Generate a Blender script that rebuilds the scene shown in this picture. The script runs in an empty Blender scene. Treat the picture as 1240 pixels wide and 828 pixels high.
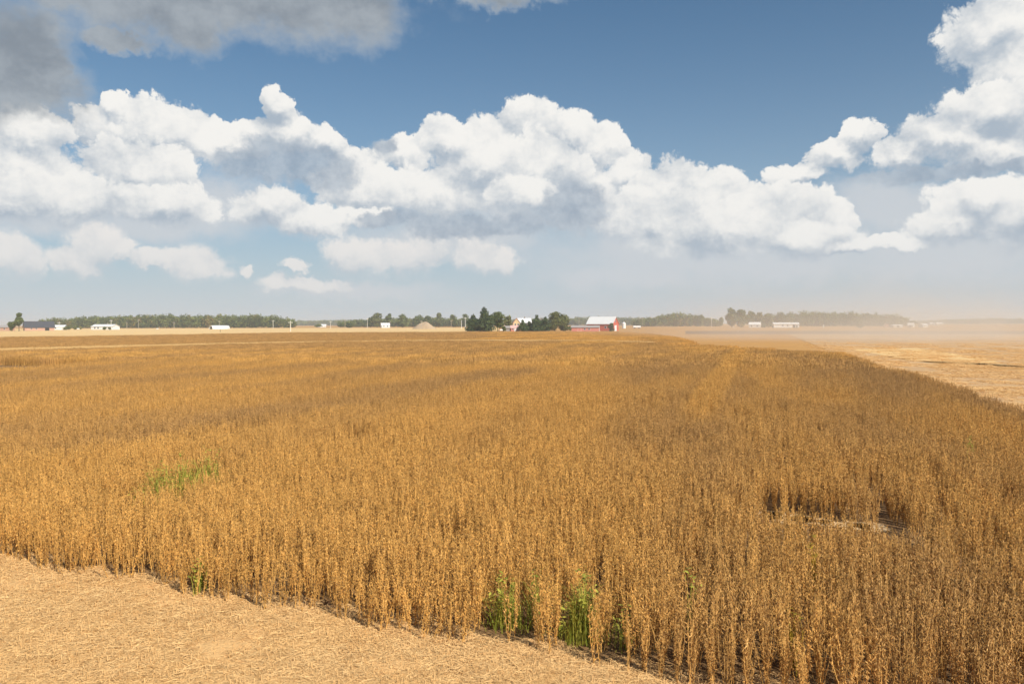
import bpy, math, random
import numpy as np
from mathutils import Vector, Matrix, noise as mnoise

rad = math.radians
scene = bpy.context.scene
C = scene.collection
RS = np.random.RandomState(7)
random.seed(7)

# ------------------------------------------------------------------ camera geometry (photo is 1240 x 828)
FPX = 964.0            # focal length in photo pixels (28 mm on 36 mm)
CAM_H = 4.0
PITCH, ROLL = 1.31, 0.14
def hor(px): return 393.5 - 3.0 * px / 1240.0
def wx(px, d): return (px - 620.0) / FPX * d            # X of a direction at depth d
def m(npx, d): return npx / FPX * d                      # metres spanned by npx at depth d
def dist(px, py, z=0.0): return FPX * (CAM_H - z) / (py - hor(px))

SUN_AZ, SUN_EL = 142.0, 43.0                              # clockwise from +Y
to_sun = Vector((math.sin(rad(SUN_AZ)) * math.cos(rad(SUN_EL)), math.cos(rad(SUN_AZ)) * math.cos(rad(SUN_EL)), math.sin(rad(SUN_EL))))

# ------------------------------------------------------------------ node helpers
class S:
    """a socket with arithmetic: a + b, a * b ... make Math nodes in tree nt"""
    def __init__(s, nt, out): s.nt, s.o = nt, out
    def _m(s, op, b=None, c=None, clamp=False, flip=False):
        n = s.nt.nodes.new('ShaderNodeMath'); n.operation = op; n.use_clamp = clamp
        args = [s, b, c] if not flip else [b, s, c]
        for i, a in enumerate(args):
            if a is None: continue
            if isinstance(a, S): s.nt.links.new(a.o, n.inputs[i])
            else: n.inputs[i].default_value = a
        return S(s.nt, n.outputs[0])
    def __add__(s, b): return s._m('ADD', b)
    def __radd__(s, b): return s._m('ADD', b)
    def __sub__(s, b): return s._m('SUBTRACT', b)
    def __rsub__(s, b): return s._m('SUBTRACT', b, flip=True)
    def __mul__(s, b): return s._m('MULTIPLY', b)
    def __rmul__(s, b): return s._m('MULTIPLY', b)
    def __truediv__(s, b): return s._m('DIVIDE', b)
    def min(s, b): return s._m('MINIMUM', b)
    def max(s, b): return s._m('MAXIMUM', b)
    def pow(s, b): return s._m('POWER', b)
    def clamp(s): return s._m('ADD', 0.0, clamp=True)
    def smooth(s, a, b):
        n = s.nt.nodes.new('ShaderNodeMapRange'); n.interpolation_type = 'SMOOTHSTEP'
        s.nt.links.new(s.o, n.inputs['Value']); n.inputs['From Min'].default_value = a; n.inputs['From Max'].default_value = b
        return S(s.nt, n.outputs['Result'])

def vmath(nt, op, *args):
    n = nt.nodes.new('ShaderNodeVectorMath'); n.operation = op
    for i, a in enumerate(args):
        inp = n.inputs['Scale'] if (op == 'SCALE' and i == 1) else n.inputs[i]
        if isinstance(a, S): nt.links.new(a.o, inp)
        else: inp.default_value = a
    return S(nt, n.outputs['Value'] if op in ('DOT_PRODUCT', 'LENGTH', 'DISTANCE') else n.outputs['Vector'])
def comb(nt, x, y, z):
    n = nt.nodes.new('ShaderNodeCombineXYZ')
    for i, a in enumerate((x, y, z)):
        if isinstance(a, S): nt.links.new(a.o, n.inputs[i])
        else: n.inputs[i].default_value = a
    return S(nt, n.outputs[0])
def sep(nt, v):
    n = nt.nodes.new('ShaderNodeSeparateXYZ'); nt.links.new(v.o, n.inputs[0])
    return [S(nt, n.outputs[i]) for i in range(3)]
def noise(nt, v, scale, detail=3.0, rough=0.5, dist_=0.0, dims='3D', color=False):
    n = nt.nodes.new('ShaderNodeTexNoise'); n.noise_dimensions = dims
    if v is not None: nt.links.new(v.o, n.inputs['Vector'])
    n.inputs['Scale'].default_value = scale; n.inputs['Detail'].default_value = detail
    n.inputs['Roughness'].default_value = rough; n.inputs['Distortion'].default_value = dist_
    return S(nt, n.outputs['Color' if color else 'Fac'])
def voronoi(nt, v, scale, detail=2.0, rough=0.5, lac=2.1, smooth=None):
    n = nt.nodes.new('ShaderNodeTexVoronoi'); n.voronoi_dimensions = '2D'; n.feature = 'F1' if smooth is None else 'SMOOTH_F1'
    n.normalize = True
    nt.links.new(v.o, n.inputs['Vector']); n.inputs['Scale'].default_value = scale
    n.inputs['Detail'].default_value = detail; n.inputs['Roughness'].default_value = rough; n.inputs['Lacunarity'].default_value = lac
    if smooth is not None: n.inputs['Smoothness'].default_value = smooth
    return S(nt, n.outputs['Distance'])
def mix(nt, fac, a, b, mode='MIX'):
    n = nt.nodes.new('ShaderNodeMix'); n.data_type = 'RGBA'; n.blend_type = mode
    for inp, v in ((n.inputs[0], fac), (n.inputs[6], a), (n.inputs[7], b)):
        if isinstance(v, S): nt.links.new(v.o, inp)
        elif isinstance(v, (int, float)): inp.default_value = v
        else: inp.default_value = (*v, 1.0)
    return S(nt, n.outputs[2])
def attr(nt, name):
    n = nt.nodes.new('ShaderNodeAttribute'); n.attribute_name = name
    return S(nt, n.outputs['Fac'])

def new_mat(name):
    mt = bpy.data.materials.new(name); mt.use_nodes = True
    nt = mt.node_tree; b = nt.nodes['Principled BSDF']
    b.inputs['Specular IOR Level'].default_value = 0.25; b.inputs['Roughness'].default_value = 0.8
    return mt, nt, b
def pos(nt):
    n = nt.nodes.new('ShaderNodeNewGeometry'); return S(nt, n.outputs['Position'])
def objco(nt):
    n = nt.nodes.new('ShaderNodeTexCoord'); return S(nt, n.outputs['Object'])
def orand(nt):
    n = nt.nodes.new('ShaderNodeObjectInfo'); return S(nt, n.outputs['Random'])

# ------------------------------------------------------------------ world: Nishita sky with cumulus
def build_world():
    w = bpy.data.worlds.new('World'); scene.world = w; w.use_nodes = True
    nt = w.node_tree; nt.nodes.clear()
    sky = nt.nodes.new('ShaderNodeTexSky'); sky.sky_type = 'NISHITA'; sky.sun_disc = False
    sky.sun_elevation = rad(SUN_EL); sky.sun_rotation = rad(SUN_AZ)
    sky.altitude = 200; sky.air_density = 1.0; sky.dust_density = 0.6; sky.ozone_density = 1.6
    bg_sky = nt.nodes.new('ShaderNodeBackground'); bg_sky.inputs['Strength'].default_value = 0.060
    tc = nt.nodes.new('ShaderNodeTexCoord'); d = vmath(nt, 'NORMALIZE', S(nt, tc.outputs['Generated']))
    x, y, z = sep(nt, d)
    az = x._m('ARCTAN2', y) * 57.29578
    el = z._m('ARCSINE') * 57.29578
    P = comb(nt, az, el, 0.0)

    def A(px, py):                                        # a photo direction as azimuth and elevation in degrees
        az_ = math.atan((px - 620) / FPX); v = hor(px) - py
        return math.degrees(az_), math.degrees(math.atan(v / FPX * math.cos(az_)))
    D1 = 17.6                                             # pixels per degree, mean

    def env(Q, blobs):
        out = None
        for (px, py, rx, ry) in blobs:
            a, e = A(px, py); sx, sy = D1 / rx, D1 / ry
            q = vmath(nt, 'MULTIPLY_ADD', Q, (sx, sy, 0), (-a * sx, -e * sy, 0))
            v = vmath(nt, 'DOT_PRODUCT', q, q)
            out = v if out is None else out._m('SMOOTH_MIN', v, 0.25)
        return 1.0 - out.pow(0.5)                         # 1 at a centre, 0 on the rim, negative outside

    w1 = noise(nt, P, 0.42, 7.0, 0.60, color=True)
    w2 = noise(nt, P, 2.1, 4.0, 0.6, color=True)
    wv = vmath(nt, 'ADD', vmath(nt, 'MULTIPLY_ADD', w1, (2.9, 2.3, 0), (-1.45, -1.15, 0)), vmath(nt, 'MULTIPLY_ADD', w2, (0.5, 0.5, 0), (-0.25, -0.25, 0)))
    vw = vmath(nt, 'MULTIPLY_ADD', w1, (1.3, 1.3, 0), (-0.65, -0.65, 0))
    def bil(dx, dy):                                       # billows: round tops, sharp creases
        q = vmath(nt, 'ADD', vmath(nt, 'ADD', P, (dx, dy, 0)), vw)
        return 1.0 - voronoi(nt, q, 0.55, 3.0, 0.6, 2.3)
    b0, b1, b2 = bil(0, 0), bil(0.10, 0.30), bil(0.2, 0.75)
    big = noise(nt, vmath(nt, 'MULTIPLY', P, (0.7, 1.0, 1.0)), 0.30, 5.0, 0.58)
    SH = (0.18, 0.80)

    def cumulus(blobs, amp, bright, shade, soft, k_big=1.0, lo=(0.40, 0.475, 0.56), hi=(0.93, 0.915, 0.88), base=0.50):
        """one bank: colour and alpha; tops crisp and bright, bases soft and grey"""
        Q = vmath(nt, 'ADD', P, wv)
        e0 = env(Q, blobs); e1 = env(vmath(nt, 'ADD', Q, (*SH, 0)), blobs)
        h = e0 + (b0 - 0.58) * amp
        up = e0 - e1                                       # positive on the sunny upper side
        low = (up * -1.3).clamp()
        n = nt.nodes.new('ShaderNodeMapRange'); n.interpolation_type = 'SMOOTHSTEP'
        nt.links.new((h + low * 0.02).o, n.inputs['Value']); n.inputs['From Min'].default_value = -0.02
        nt.links.new((low * (soft * 1.7) + soft * 0.55).o, n.inputs['From Max'])
        al = S(nt, n.outputs['Result'])
        lum = up.max(-0.45) * shade + (b0 - b1) * 0.30 + (b0 - b2) * 0.36 + (big - 0.5) * (2.1 * k_big) + (base + bright)
        c = mix(nt, lum.smooth(-0.05, 1.04), lo, hi)
        return c, al

    back_b = [(140,128,15,16),(640,200,120,40),(338,133,18,24),(348,165,40,26),(392,174,30,20),(296,172,40,22),(205,160,62,34),(252,172,45,28),(150,158,52,28),
        (641,156,42,35),(596,176,46,34),(692,166,42,32),(728,180,32,30),(764,210,28,26),(705,235,60,48),(490,188,34,24),(430,210,40,30),
        (1042,166,20,20),(1010,188,32,20),(962,214,38,16),(1200,40,54,38),(1236,96,52,42),(-360,230,160,60),(1450,120,140,90)]
    mid_b = [(35,168,52,30),(25,205,60,40),(175,210,62,42),(540,172,36,30),(580,205,70,42),(655,205,66,42),(445,232,62,30),(530,235,80,32),
        (812,230,46,36),(862,240,50,36),(925,245,40,26),(955,262,66,34),(1008,264,24,24),(1196,138,62,30),(1152,166,60,26),(1092,188,40,18),(1215,178,70,26),(1270,150,60,50),(-120,190,90,70),(1700,240,160,60)]
    front_b = [(75,242,80,30),(200,250,66,26),(20,246,60,24),(325,252,46,28),(378,268,62,24),(440,262,44,16),(640,240,54,28),(790,268,76,42),(880,278,96,38),(965,290,66,26),
        (1195,245,68,28),(1150,270,56,26),(1240,268,62,36),(1092,294,44,12),(1020,300,50,12),(1420,250,120,50)]
    low_b = [(12,316,46,34),(118,300,36,28),(96,318,34,26),(148,302,22,14),(238,324,46,27),(196,314,40,14),(300,331,10,9),(358,325,18,10),
        (412,304,30,26),(440,316,48,30),(500,312,54,32),(574,312,34,32),(606,320,24,22),(380,346,70,12)]
    dark_b = [(330,196,62,26),(390,208,52,24),(300,190,30,14),(470,182,20,14),(570,272,108,17),(480,266,50,12),(1100,212,60,10),(1180,206,70,9),(695,250,44,34)]
    sheet_b = [(320,0,180,50),(190,2,110,44),(430,10,70,48),(235,40,44,34),(600,-8,110,20),(34,60,54,58),(20,105,80,36),(62,92,30,42),(150,48,44,12),(120,-2,90,20),(-80,70,90,80)]

    c_back, a_back = cumulus(back_b, 0.85, 0.02, 0.85, 0.26)
    c_mid, a_mid = cumulus(mid_b, 0.85, 0.05, 0.9, 0.30)
    c_front, a_front = cumulus(front_b, 0.8, 0.04, 0.8, 0.42)
    c_low, a_low = cumulus(low_b, 0.7, 0.10, 0.5, 0.80, 0.7, (0.50, 0.56, 0.62), (0.92, 0.875, 0.83), 0.5)
    # shaded nearer fragments
    e3 = env(vmath(nt, 'ADD', P, vmath(nt, 'SCALE', wv, 1.1)), dark_b)
    n3 = noise(nt, P, 0.7, 5.0, 0.6)
    a_dark = (e3 + (b0 - 0.58) * 0.8 + (n3 - 0.5) * 0.5).smooth(-0.10, 0.44) * 0.84
    c_dark = mix(nt, n3.smooth(0.3, 0.7), (0.30, 0.375, 0.47), (0.48, 0.545, 0.615))
    # grey sheet overhead on the left
    e4 = env(vmath(nt, 'ADD', P, vmath(nt, 'SCALE', wv, 1.5)), sheet_b)
    n4 = noise(nt, vmath(nt, 'MULTIPLY', P, (0.6, 1, 1)), 0.33, 4.0, 0.55)
    a_sheet = (e4 + (n4 - 0.5) * 1.2).smooth(-0.28, 0.55) * 0.96
    c_sheet = mix(nt, (n4 + (b0 - b2) * 0.25).smooth(0.3, 0.72), (0.235, 0.272, 0.315), (0.385, 0.425, 0.465))

    veil_b = [(960,318,170,30),(420,352,120,14),(200,270,120,30),(850,306,290,50),(560,285,160,34),(1150,306,150,46),(60,262,120,24),(285,248,80,40),(1070,250,70,44),(760,335,140,26),(620,250,90,40)]
    ev = env(vmath(nt, 'ADD', P, wv), veil_b)
    a_veil = (ev + (big - 0.5) * 1.0).smooth(-0.25, 0.7) * 0.88
    air = (el.max(0.0) * -0.105)._m('EXPONENT') * 0.97     # pale air low over the horizon, behind the clouds
    c4, al = mix(nt, a_low * 0.9, mix(nt, a_veil, (0.54, 0.60, 0.66), (0.62, 0.65, 0.685)), c_low), air + a_veil - air * a_veil
    al = al + a_low * 0.9 - al * (a_low * 0.9)
    for c_, a_ in ((c_back, a_back), (c_mid, a_mid), (c_front, a_front), (c_dark, a_dark), (c_sheet, a_sheet)):
        c4 = mix(nt, a_, c4, c_); al = al + a_ - al * a_
    hzf = (el.max(0.0) * -0.26)._m('EXPONENT') * 0.80      # and in front of them
    c4 = mix(nt, hzf, c4, (0.60, 0.63, 0.66))
    al = al + hzf - al * hzf
    bg_c = nt.nodes.new('ShaderNodeBackground'); bg_c.inputs['Strength'].default_value = 0.81
    nt.links.new(c4.o, bg_c.inputs['Color'])
    nt.links.new(mix(nt, 1.0, S(nt, sky.outputs[0]), (0.42, 0.89, 1.10), 'MULTIPLY').o, bg_sky.inputs['Color'])
    ms = nt.nodes.new('ShaderNodeMixShader'); out = nt.nodes.new('ShaderNodeOutputWorld')
    nt.links.new(al.clamp().o, ms.inputs[0]); nt.links.new(bg_sky.outputs[0], ms.inputs[1]); nt.links.new(bg_c.outputs[0], ms.inputs[2])
    nt.links.new(ms.outputs[0], out.inputs['Surface'])
    w.cycles.sampling_method = 'NONE'
build_world()

sun = bpy.data.lights.new('sun', 'SUN'); sun.energy = 5.0; sun.angle = rad(0.5); sun.color = (1.0, 0.93, 0.82)
so = bpy.data.objects.new('sun', sun); C.objects.link(so); so.rotation_euler = to_sun.to_track_quat('Z', 'Y').to_euler(); so.location = (20, -30, 40)

cam = bpy.data.cameras.new('camera'); cam.lens = 28.0; cam.sensor_width = 36.0; cam.clip_end = 30000; cam.clip_start = 0.1
co = bpy.data.objects.new('camera', cam); C.objects.link(co)
co.location = (0, 0, CAM_H)
co.rotation_euler = (Matrix.Rotation(rad(90 - PITCH), 4, 'X') @ Matrix.Rotation(-rad(ROLL), 4, 'Z')).to_euler()
scene.camera = co

scene.render.engine = 'CYCLES'
cy = scene.cycles
cy.use_denoising = True
try: cy.denoiser = 'OPENIMAGEDENOISE'; cy.denoising_input_passes = 'RGB_ALBEDO_NORMAL'; cy.denoising_prefilter = 'ACCURATE'
except Exception: pass
cy.max_bounces = 5; cy.diffuse_bounces = 3; cy.glossy_bounces = 1; cy.transmission_bounces = 2; cy.volume_bounces = 1; cy.transparent_max_bounces = 4
cy.use_adaptive_sampling = True; cy.adaptive_threshold = 0.015
cy.caustics_reflective = False; cy.caustics_refractive = False
scene.view_settings.view_transform = 'Standard'; scene.view_settings.look = 'None'
scene.view_settings.exposure = 0.3; scene.view_settings.gamma = 1.0
#WORLD_ONLY

# ------------------------------------------------------------------ object helpers
def tag(o, label=None, cat=None, group=None, kind=None):
    if label: o['label'] = label
    if cat: o['category'] = cat
    if group: o['group'] = group
    if kind: o['kind'] = kind
    return o
def link(name, me, parent=None):
    o = bpy.data.objects.new(name, me); C.objects.link(o)
    if parent is not None: o.parent = parent
    return o
def empty(name, loc, rz=0.0):
    o = bpy.data.objects.new(name, None); C.objects.link(o); o.location = loc; o.rotation_euler = (0, 0, rz)
    o.empty_display_size = 0.3
    return o

class MB:
    """collects vertices and faces for one mesh; attributes a (kind) and b (random) per vertex"""
    def __init__(s): s.v, s.f, s.a, s.b = [], [], [], []
    def add(s, vs, fs, a=0.0, b=0.0):
        k = len(s.v); s.v.extend(vs); s.f.extend([tuple(i + k for i in f) for f in fs])
        s.a.extend([a] * len(vs)); s.b.extend([b] * len(vs))
    def box(s, x0, x1, y0, y1, z0, z1):
        vs = [(x0,y0,z0),(x1,y0,z0),(x1,y1,z0),(x0,y1,z0),(x0,y0,z1),(x1,y0,z1),(x1,y1,z1),(x0,y1,z1)]
        s.add(vs, [(3,2,1,0),(4,5,6,7),(0,1,5,4),(1,2,6,5),(2,3,7,6),(3,0,4,7)])
    def tube(s, pts, radii, n=6, a=0.0, b=0.0, cap=True):
        k = len(pts); vs = []
        for i, p in enumerate(pts):
            p = Vector(p); t = (Vector(pts[min(i+1, k-1)]) - Vector(pts[max(i-1, 0)]))
            if t.length < 1e-9: t = Vector((0, 0, 1))
            t.normalize(); u = t.cross(Vector((0.31, 0.95, 0.05))); u.normalize(); w = t.cross(u)
            for j in range(n):
                an = 2 * math.pi * j / n
                vs.append(tuple(p + (u * math.cos(an) + w * math.sin(an)) * radii[i]))
        fs = [(i*n+j, i*n+(j+1) % n, (i+1)*n+(j+1) % n, (i+1)*n+j) for i in range(k-1) for j in range(n)]
        if cap and n > 2: fs += [tuple(range(n-1, -1, -1)), tuple((k-1)*n + j for j in range(n))]
        s.add(vs, fs, a, b)
    def mesh(s, name, mat, smooth=False):
        me = bpy.data.meshes.new(name); me.from_pydata(s.v, [], s.f)
        if mat is not None: me.materials.append(mat)
        at = me.attributes.new('part_kind', 'FLOAT', 'POINT'); at.data.foreach_set('value', np.array(s.a, np.float32))
        at = me.attributes.new('rnd', 'FLOAT', 'POINT'); at.data.foreach_set('value', np.array(s.b, np.float32))
        if smooth: me.polygons.foreach_set('use_smooth', np.ones(len(me.polygons), bool))
        me.update(); return me
    def build(s, name, mat, parent=None, smooth=False): return link(name, s.mesh(name, mat, smooth), parent)

def np_mesh(name, v, quads, mat, attrs=None, tri=False):
    me = bpy.data.meshes.new(name); n = 3 if tri else 4
    v = np.asarray(v, np.float32); q = np.asarray(quads, np.int32)
    me.vertices.add(len(v)); me.vertices.foreach_set('co', v.ravel())
    me.loops.add(q.size); me.loops.foreach_set('vertex_index', q.ravel())
    me.polygons.add(len(q)); me.polygons.foreach_set('loop_start', np.arange(0, q.size, n, dtype=np.int32))
    me.polygons.foreach_set('loop_total', np.full(len(q), n, np.int32))
    if mat is not None: me.materials.append(mat)
    for k, arr in (attrs or {}).items():
        at = me.attributes.new(k, 'FLOAT', 'POINT'); at.data.foreach_set('value', np.asarray(arr, np.float32))
    me.update(calc_edges=True); return me

def scatter(name, pts, rots, scls, idx, protos):
    """one object that repeats the prototype meshes on its points"""
    col = bpy.data.collections.new(name + '_kinds')
    for i, me in enumerate(protos):
        o = bpy.data.objects.new('%s_kind_%03d' % (name, i), me); col.objects.link(o)
    me = bpy.data.meshes.new(name); me.vertices.add(len(pts)); me.vertices.foreach_set('co', np.asarray(pts, np.float32).ravel())
    for nm, ty, arr, key in (('rot', 'FLOAT_VECTOR', rots, 'vector'), ('scl', 'FLOAT_VECTOR', scls, 'vector'), ('idx', 'INT', idx, 'value')):
        at = me.attributes.new(nm, ty, 'POINT'); at.data.foreach_set(key, np.asarray(arr, np.int32 if ty == 'INT' else np.float32).ravel())
    me.update()
    o = link(name, me)
    ng = bpy.data.node_groups.new(name + '_scatter', 'GeometryNodeTree')
    ng.interface.new_socket('Geometry', in_out='INPUT', socket_type='NodeSocketGeometry')
    ng.interface.new_socket('Geometry', in_out='OUTPUT', socket_type='NodeSocketGeometry')
    N, L = ng.nodes, ng.links
    gi, go = N.new('NodeGroupInput'), N.new('NodeGroupOutput')
    ci = N.new('GeometryNodeCollectionInfo'); ci.inputs['Collection'].default_value = col
    ci.inputs['Separate Children'].default_value = True; ci.inputs['Reset Children'].default_value = True
    ip = N.new('GeometryNodeInstanceOnPoints'); ip.inputs['Pick Instance'].default_value = True
    def na(nm, ty):
        n = N.new('GeometryNodeInputNamedAttribute'); n.data_type = ty; n.inputs['Name'].default_value = nm
        return next(s_ for s_ in n.outputs if s_.enabled and s_.name == 'Attribute')
    L.new(gi.outputs[0], ip.inputs['Points']); L.new(ci.outputs[0], ip.inputs['Instance'])
    L.new(na('idx', 'INT'), ip.inputs['Instance Index']); L.new(na('rot', 'FLOAT_VECTOR'), ip.inputs['Rotation']); L.new(na('scl', 'FLOAT_VECTOR'), ip.inputs['Scale'])
    L.new(ip.outputs[0], go.inputs[0])
    md = o.modifiers.new('scatter', 'NODES'); md.node_group = ng
    return o

# ------------------------------------------------------------------ field frame: s along the rows, r across them
ANG = rad(17.3)
ES = np.array([math.sin(ANG), math.cos(ANG)]); ER = np.array([math.cos(ANG), -math.sin(ANG)])
def to_xy(r, s): return np.stack([r * ER[0] + s * ES[0], r * ER[1] + s * ES[1]], -1)
def to_rs(x, y): return x * ER[0] + y * ER[1], x * ES[0] + y * ES[1]
RIGHT_EDGE, FAR_EDGE, ROW = 9.5, 194.0, 0.19
def near_edge(r): return 8.93 - 0.117 * (r + 1.08) + 0.09 * np.sin(r * 1.9) + 0.07 * np.sin(r * 4.3 + 1) + 0.06 * np.sin(r * 9.7)

# ------------------------------------------------------------------ materials
STRIP_PX = [-900, -300, 0, 180, 370, 480, 560, 600, 680, 740, 850]       # dry grass strip between the two crop fields: bearing against depth
STRIP_D = [62, 82, 101, 118, 139, 147, 150, 150, 146, 142, 119]
def strip_depth(x, y): return np.interp(620 + FPX * x / np.maximum(y, 0.5), STRIP_PX, STRIP_D)
def field_variation(nt, p):
    """maturity bands of the crop and a browner far left: 0 grey brown, 1 golden; drawn out along the rows"""
    x, y, z = sep(nt, p)
    r = x * float(ER[0]) + y * float(ER[1]); s_ = x * float(ES[0]) + y * float(ES[1])
    q = comb(nt, r, s_ * 0.16, 0.0)
    a = noise(nt, q, 0.16, 3.0, 0.55, 0.4)
    q2 = comb(nt, r * 0.3, s_, 0.0)
    b = noise(nt, q2, 0.045, 2.0, 0.5)
    c = noise(nt, p, 0.9, 2.0, 0.5)
    tram = ((r + 2.3)._m('ABSOLUTE')).smooth(1.0, 0.2) * s_.smooth(22.0, 40.0)
    far = (y + x * -0.165).smooth(100.0, 125.0) * (x * -1.0 + y * 0.03).smooth(-12.0, 40.0)  # browner beyond the grass strip on the left
    near = y.smooth(26.0, 12.0)
    gold = y.smooth(140.0, 165.0) * x.smooth(-40.0, 10.0)
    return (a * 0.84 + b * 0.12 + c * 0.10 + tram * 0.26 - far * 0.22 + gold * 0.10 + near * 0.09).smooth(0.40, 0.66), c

def crop_material():
    mt, nt, b = new_mat('dry_soybean')
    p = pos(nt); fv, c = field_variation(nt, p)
    k, rn = attr(nt, 'part_kind'), attr(nt, 'rnd')
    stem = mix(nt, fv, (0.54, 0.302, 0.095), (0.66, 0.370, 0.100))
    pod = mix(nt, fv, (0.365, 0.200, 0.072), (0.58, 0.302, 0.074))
    pale = mix(nt, rn.smooth(0.88, 1.0) * 0.7, pod, (0.68, 0.42, 0.15))
    dark = mix(nt, rn.smooth(0.30, 0.08), pale, (0.17, 0.09, 0.032))
    col = mix(nt, k, stem, dark)
    ob = orand(nt)
    hsv = nt.nodes.new('ShaderNodeHueSaturation')
    nt.links.new(col.o, hsv.inputs['Color']); nt.links.new((ob * 0.45 + 0.78).o, hsv.inputs['Value'])
    nt.links.new(hsv.outputs[0], b.inputs['Base Color']); b.inputs['Roughness'].default_value = 0.75
    return mt

def ground_material(name, c0, c1, c2, sc=0.5, bump=0.25, bsc=14.0, rows=0.0):
    mt, nt, b = new_mat(name)
    p = pos(nt)
    n1 = noise(nt, p, sc * 0.12, 4.0, 0.6); n2 = noise(nt, p, sc * 2.2, 5.0, 0.65); n3 = noise(nt, p, bsc, 4.0, 0.7)
    col = mix(nt, n1.smooth(0.35, 0.65), c0, c1)
    col = mix(nt, n2.smooth(0.45, 0.75) * 0.7, col, c2)
    nt.links.new(mix(nt, 1.0, col, comb(nt, n3 * 0.7 + 0.65, n3 * 0.7 + 0.65, n3 * 0.7 + 0.65), 'MULTIPLY').o, b.inputs['Base Color'])
    bp = nt.nodes.new('ShaderNodeBump'); bp.inputs['Strength'].default_value = bump; bp.inputs['Distance'].default_value = 0.06
    nt.links.new((n3 + n2 * 0.6).o, bp.inputs['Height']); nt.links.new(bp.outputs[0], b.inputs['Normal'])
    b.inputs['Roughness'].default_value = 0.95
    return mt

def leaf_material(name, dark, light, autumn=None, amt=0.0):
    mt, nt, b = new_mat(name)
    rn = attr(nt, 'rnd'); k = attr(nt, 'part_kind')
    col = mix(nt, rn, dark, light)
    if autumn: col = mix(nt, k.smooth(1.0 - amt, 1.05 - amt), col, autumn)
    nt.links.new(col.o, b.inputs['Base Color']); b.inputs['Roughness'].default_value = 0.6
    tr = nt.nodes.new('ShaderNodeBsdfTranslucent'); nt.links.new(col.o, tr.inputs['Color'])
    ms = nt.nodes.new('ShaderNodeMixShader'); ms.inputs[0].default_value = 0.25
    out = nt.nodes['Material Output']
    nt.links.new(b.outputs[0], ms.inputs[1]); nt.links.new(tr.outputs[0], ms.inputs[2]); nt.links.new(ms.outputs[0], out.inputs['Surface'])
    return mt

def plain(name, c, var=0.15, sc=1.2, rough=0.7, spec=0.25, streak=False):
    mt, nt, b = new_mat(name)
    o = objco(nt)
    if streak: o = vmath(nt, 'MULTIPLY', o, (1.0, 1.0, 0.12))
    n = noise(nt, o, sc, 4.0, 0.6)
    col = mix(nt, n, tuple(v * (1 - var) for v in c), tuple(min(1, v * (1 + var)) for v in c))
    nt.links.new(col.o, b.inputs['Base Color']); b.inputs['Roughness'].default_value = rough; b.inputs['Specular IOR Level'].default_value = spec
    return mt

def boards(name, c, period, vertical=True, var=0.12, rough=0.6):
    """painted boards or ribbed sheet metal: grooves come from bump"""
    mt, nt, b = new_mat(name)
    o = objco(nt); x, y, z = sep(nt, o)
    u = (x + y) if vertical else z
    w = (u * (2 * math.pi / period))._m('SINE')
    n = noise(nt, o, 0.9, 4.0, 0.6)
    col = mix(nt, n, tuple(v * (1 - var) for v in c), tuple(min(1, v * (1 + var)) for v in c))
    nt.links.new(col.o, b.inputs['Base Color']); b.inputs['Roughness'].default_value = rough
    bp = nt.nodes.new('ShaderNodeBump'); bp.inputs['Strength'].default_value = 0.5; bp.inputs['Distance'].default_value = 0.03
    nt.links.new(w.o, bp.inputs['Height']); nt.links.new(bp.outputs[0], b.inputs['Normal'])
    return mt

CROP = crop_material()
M_GROUND = ground_material('dry_field', (0.46, 0.240, 0.070), (0.50, 0.27, 0.082), (0.40, 0.205, 0.062), 0.05, 0.3, 3.0)
M_SOIL = ground_material('crop_soil', (0.19, 0.11, 0.045), (0.24, 0.14, 0.06), (0.32, 0.20, 0.09), 1.2, 0.6, 16.0)
M_STUB = ground_material('chaff', (0.68, 0.405, 0.165), (0.75, 0.46, 0.195), (0.60, 0.34, 0.13), 0.9, 0.6, 22.0)
M_STUB2 = ground_material('stubble', (0.50, 0.31, 0.150), (0.56, 0.36, 0.18), (0.43, 0.26, 0.120), 0.5, 0.6, 6.0)
M_PALE = ground_material('pale_stubble', (0.66, 0.44, 0.19), (0.72, 0.49, 0.22), (0.60, 0.39, 0.165), 0.05, 0.3, 2.0)
M_DARK = ground_material('brown_field', (0.20, 0.118, 0.060), (0.24, 0.14, 0.07), (0.17, 0.10, 0.05), 0.04, 0.3, 2.0)
M_BARE = ground_material('bare_soil', (0.64, 0.44, 0.23), (0.72, 0.51, 0.28), (0.46, 0.30, 0.14), 1.6, 0.6, 14.0)
M_GREENSTRIP = ground_material('yard_grass', (0.13, 0.13, 0.04), (0.20, 0.18, 0.06), (0.26, 0.20, 0.08), 0.1, 0.4, 3.0)

# ------------------------------------------------------------------ ground and fields
def sheet(name, poly, z, mat, kind='structure'):
    me = bpy.data.meshes.new(name); me.from_pydata([(x, y, z) for x, y in poly], [], [tuple(range(len(poly)))]); me.materials.append(mat)
    if me.polygons[0].normal.z < 0: me.flip_normals()
    return tag(link(name, me), kind=kind)
R = 14000.0
sheet('ground', [(-R, -R), (R, -R), (R, R), (-R, R)], -0.05, M_GROUND)
def rs_poly(pts): return [tuple(to_xy(np.array(r), np.array(s))) for r, s in pts]
sheet('crop_soil', rs_poly([(-330, 6), (9.6, 4), (9.6, 80), (-40, 150), (-330, 170)]), -0.02, M_SOIL)
sheet('harvested_field', rs_poly([(9.6, -30), (140, -30), (140, 330), (9.6, 330)]), -0.012, M_STUB2)

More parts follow.
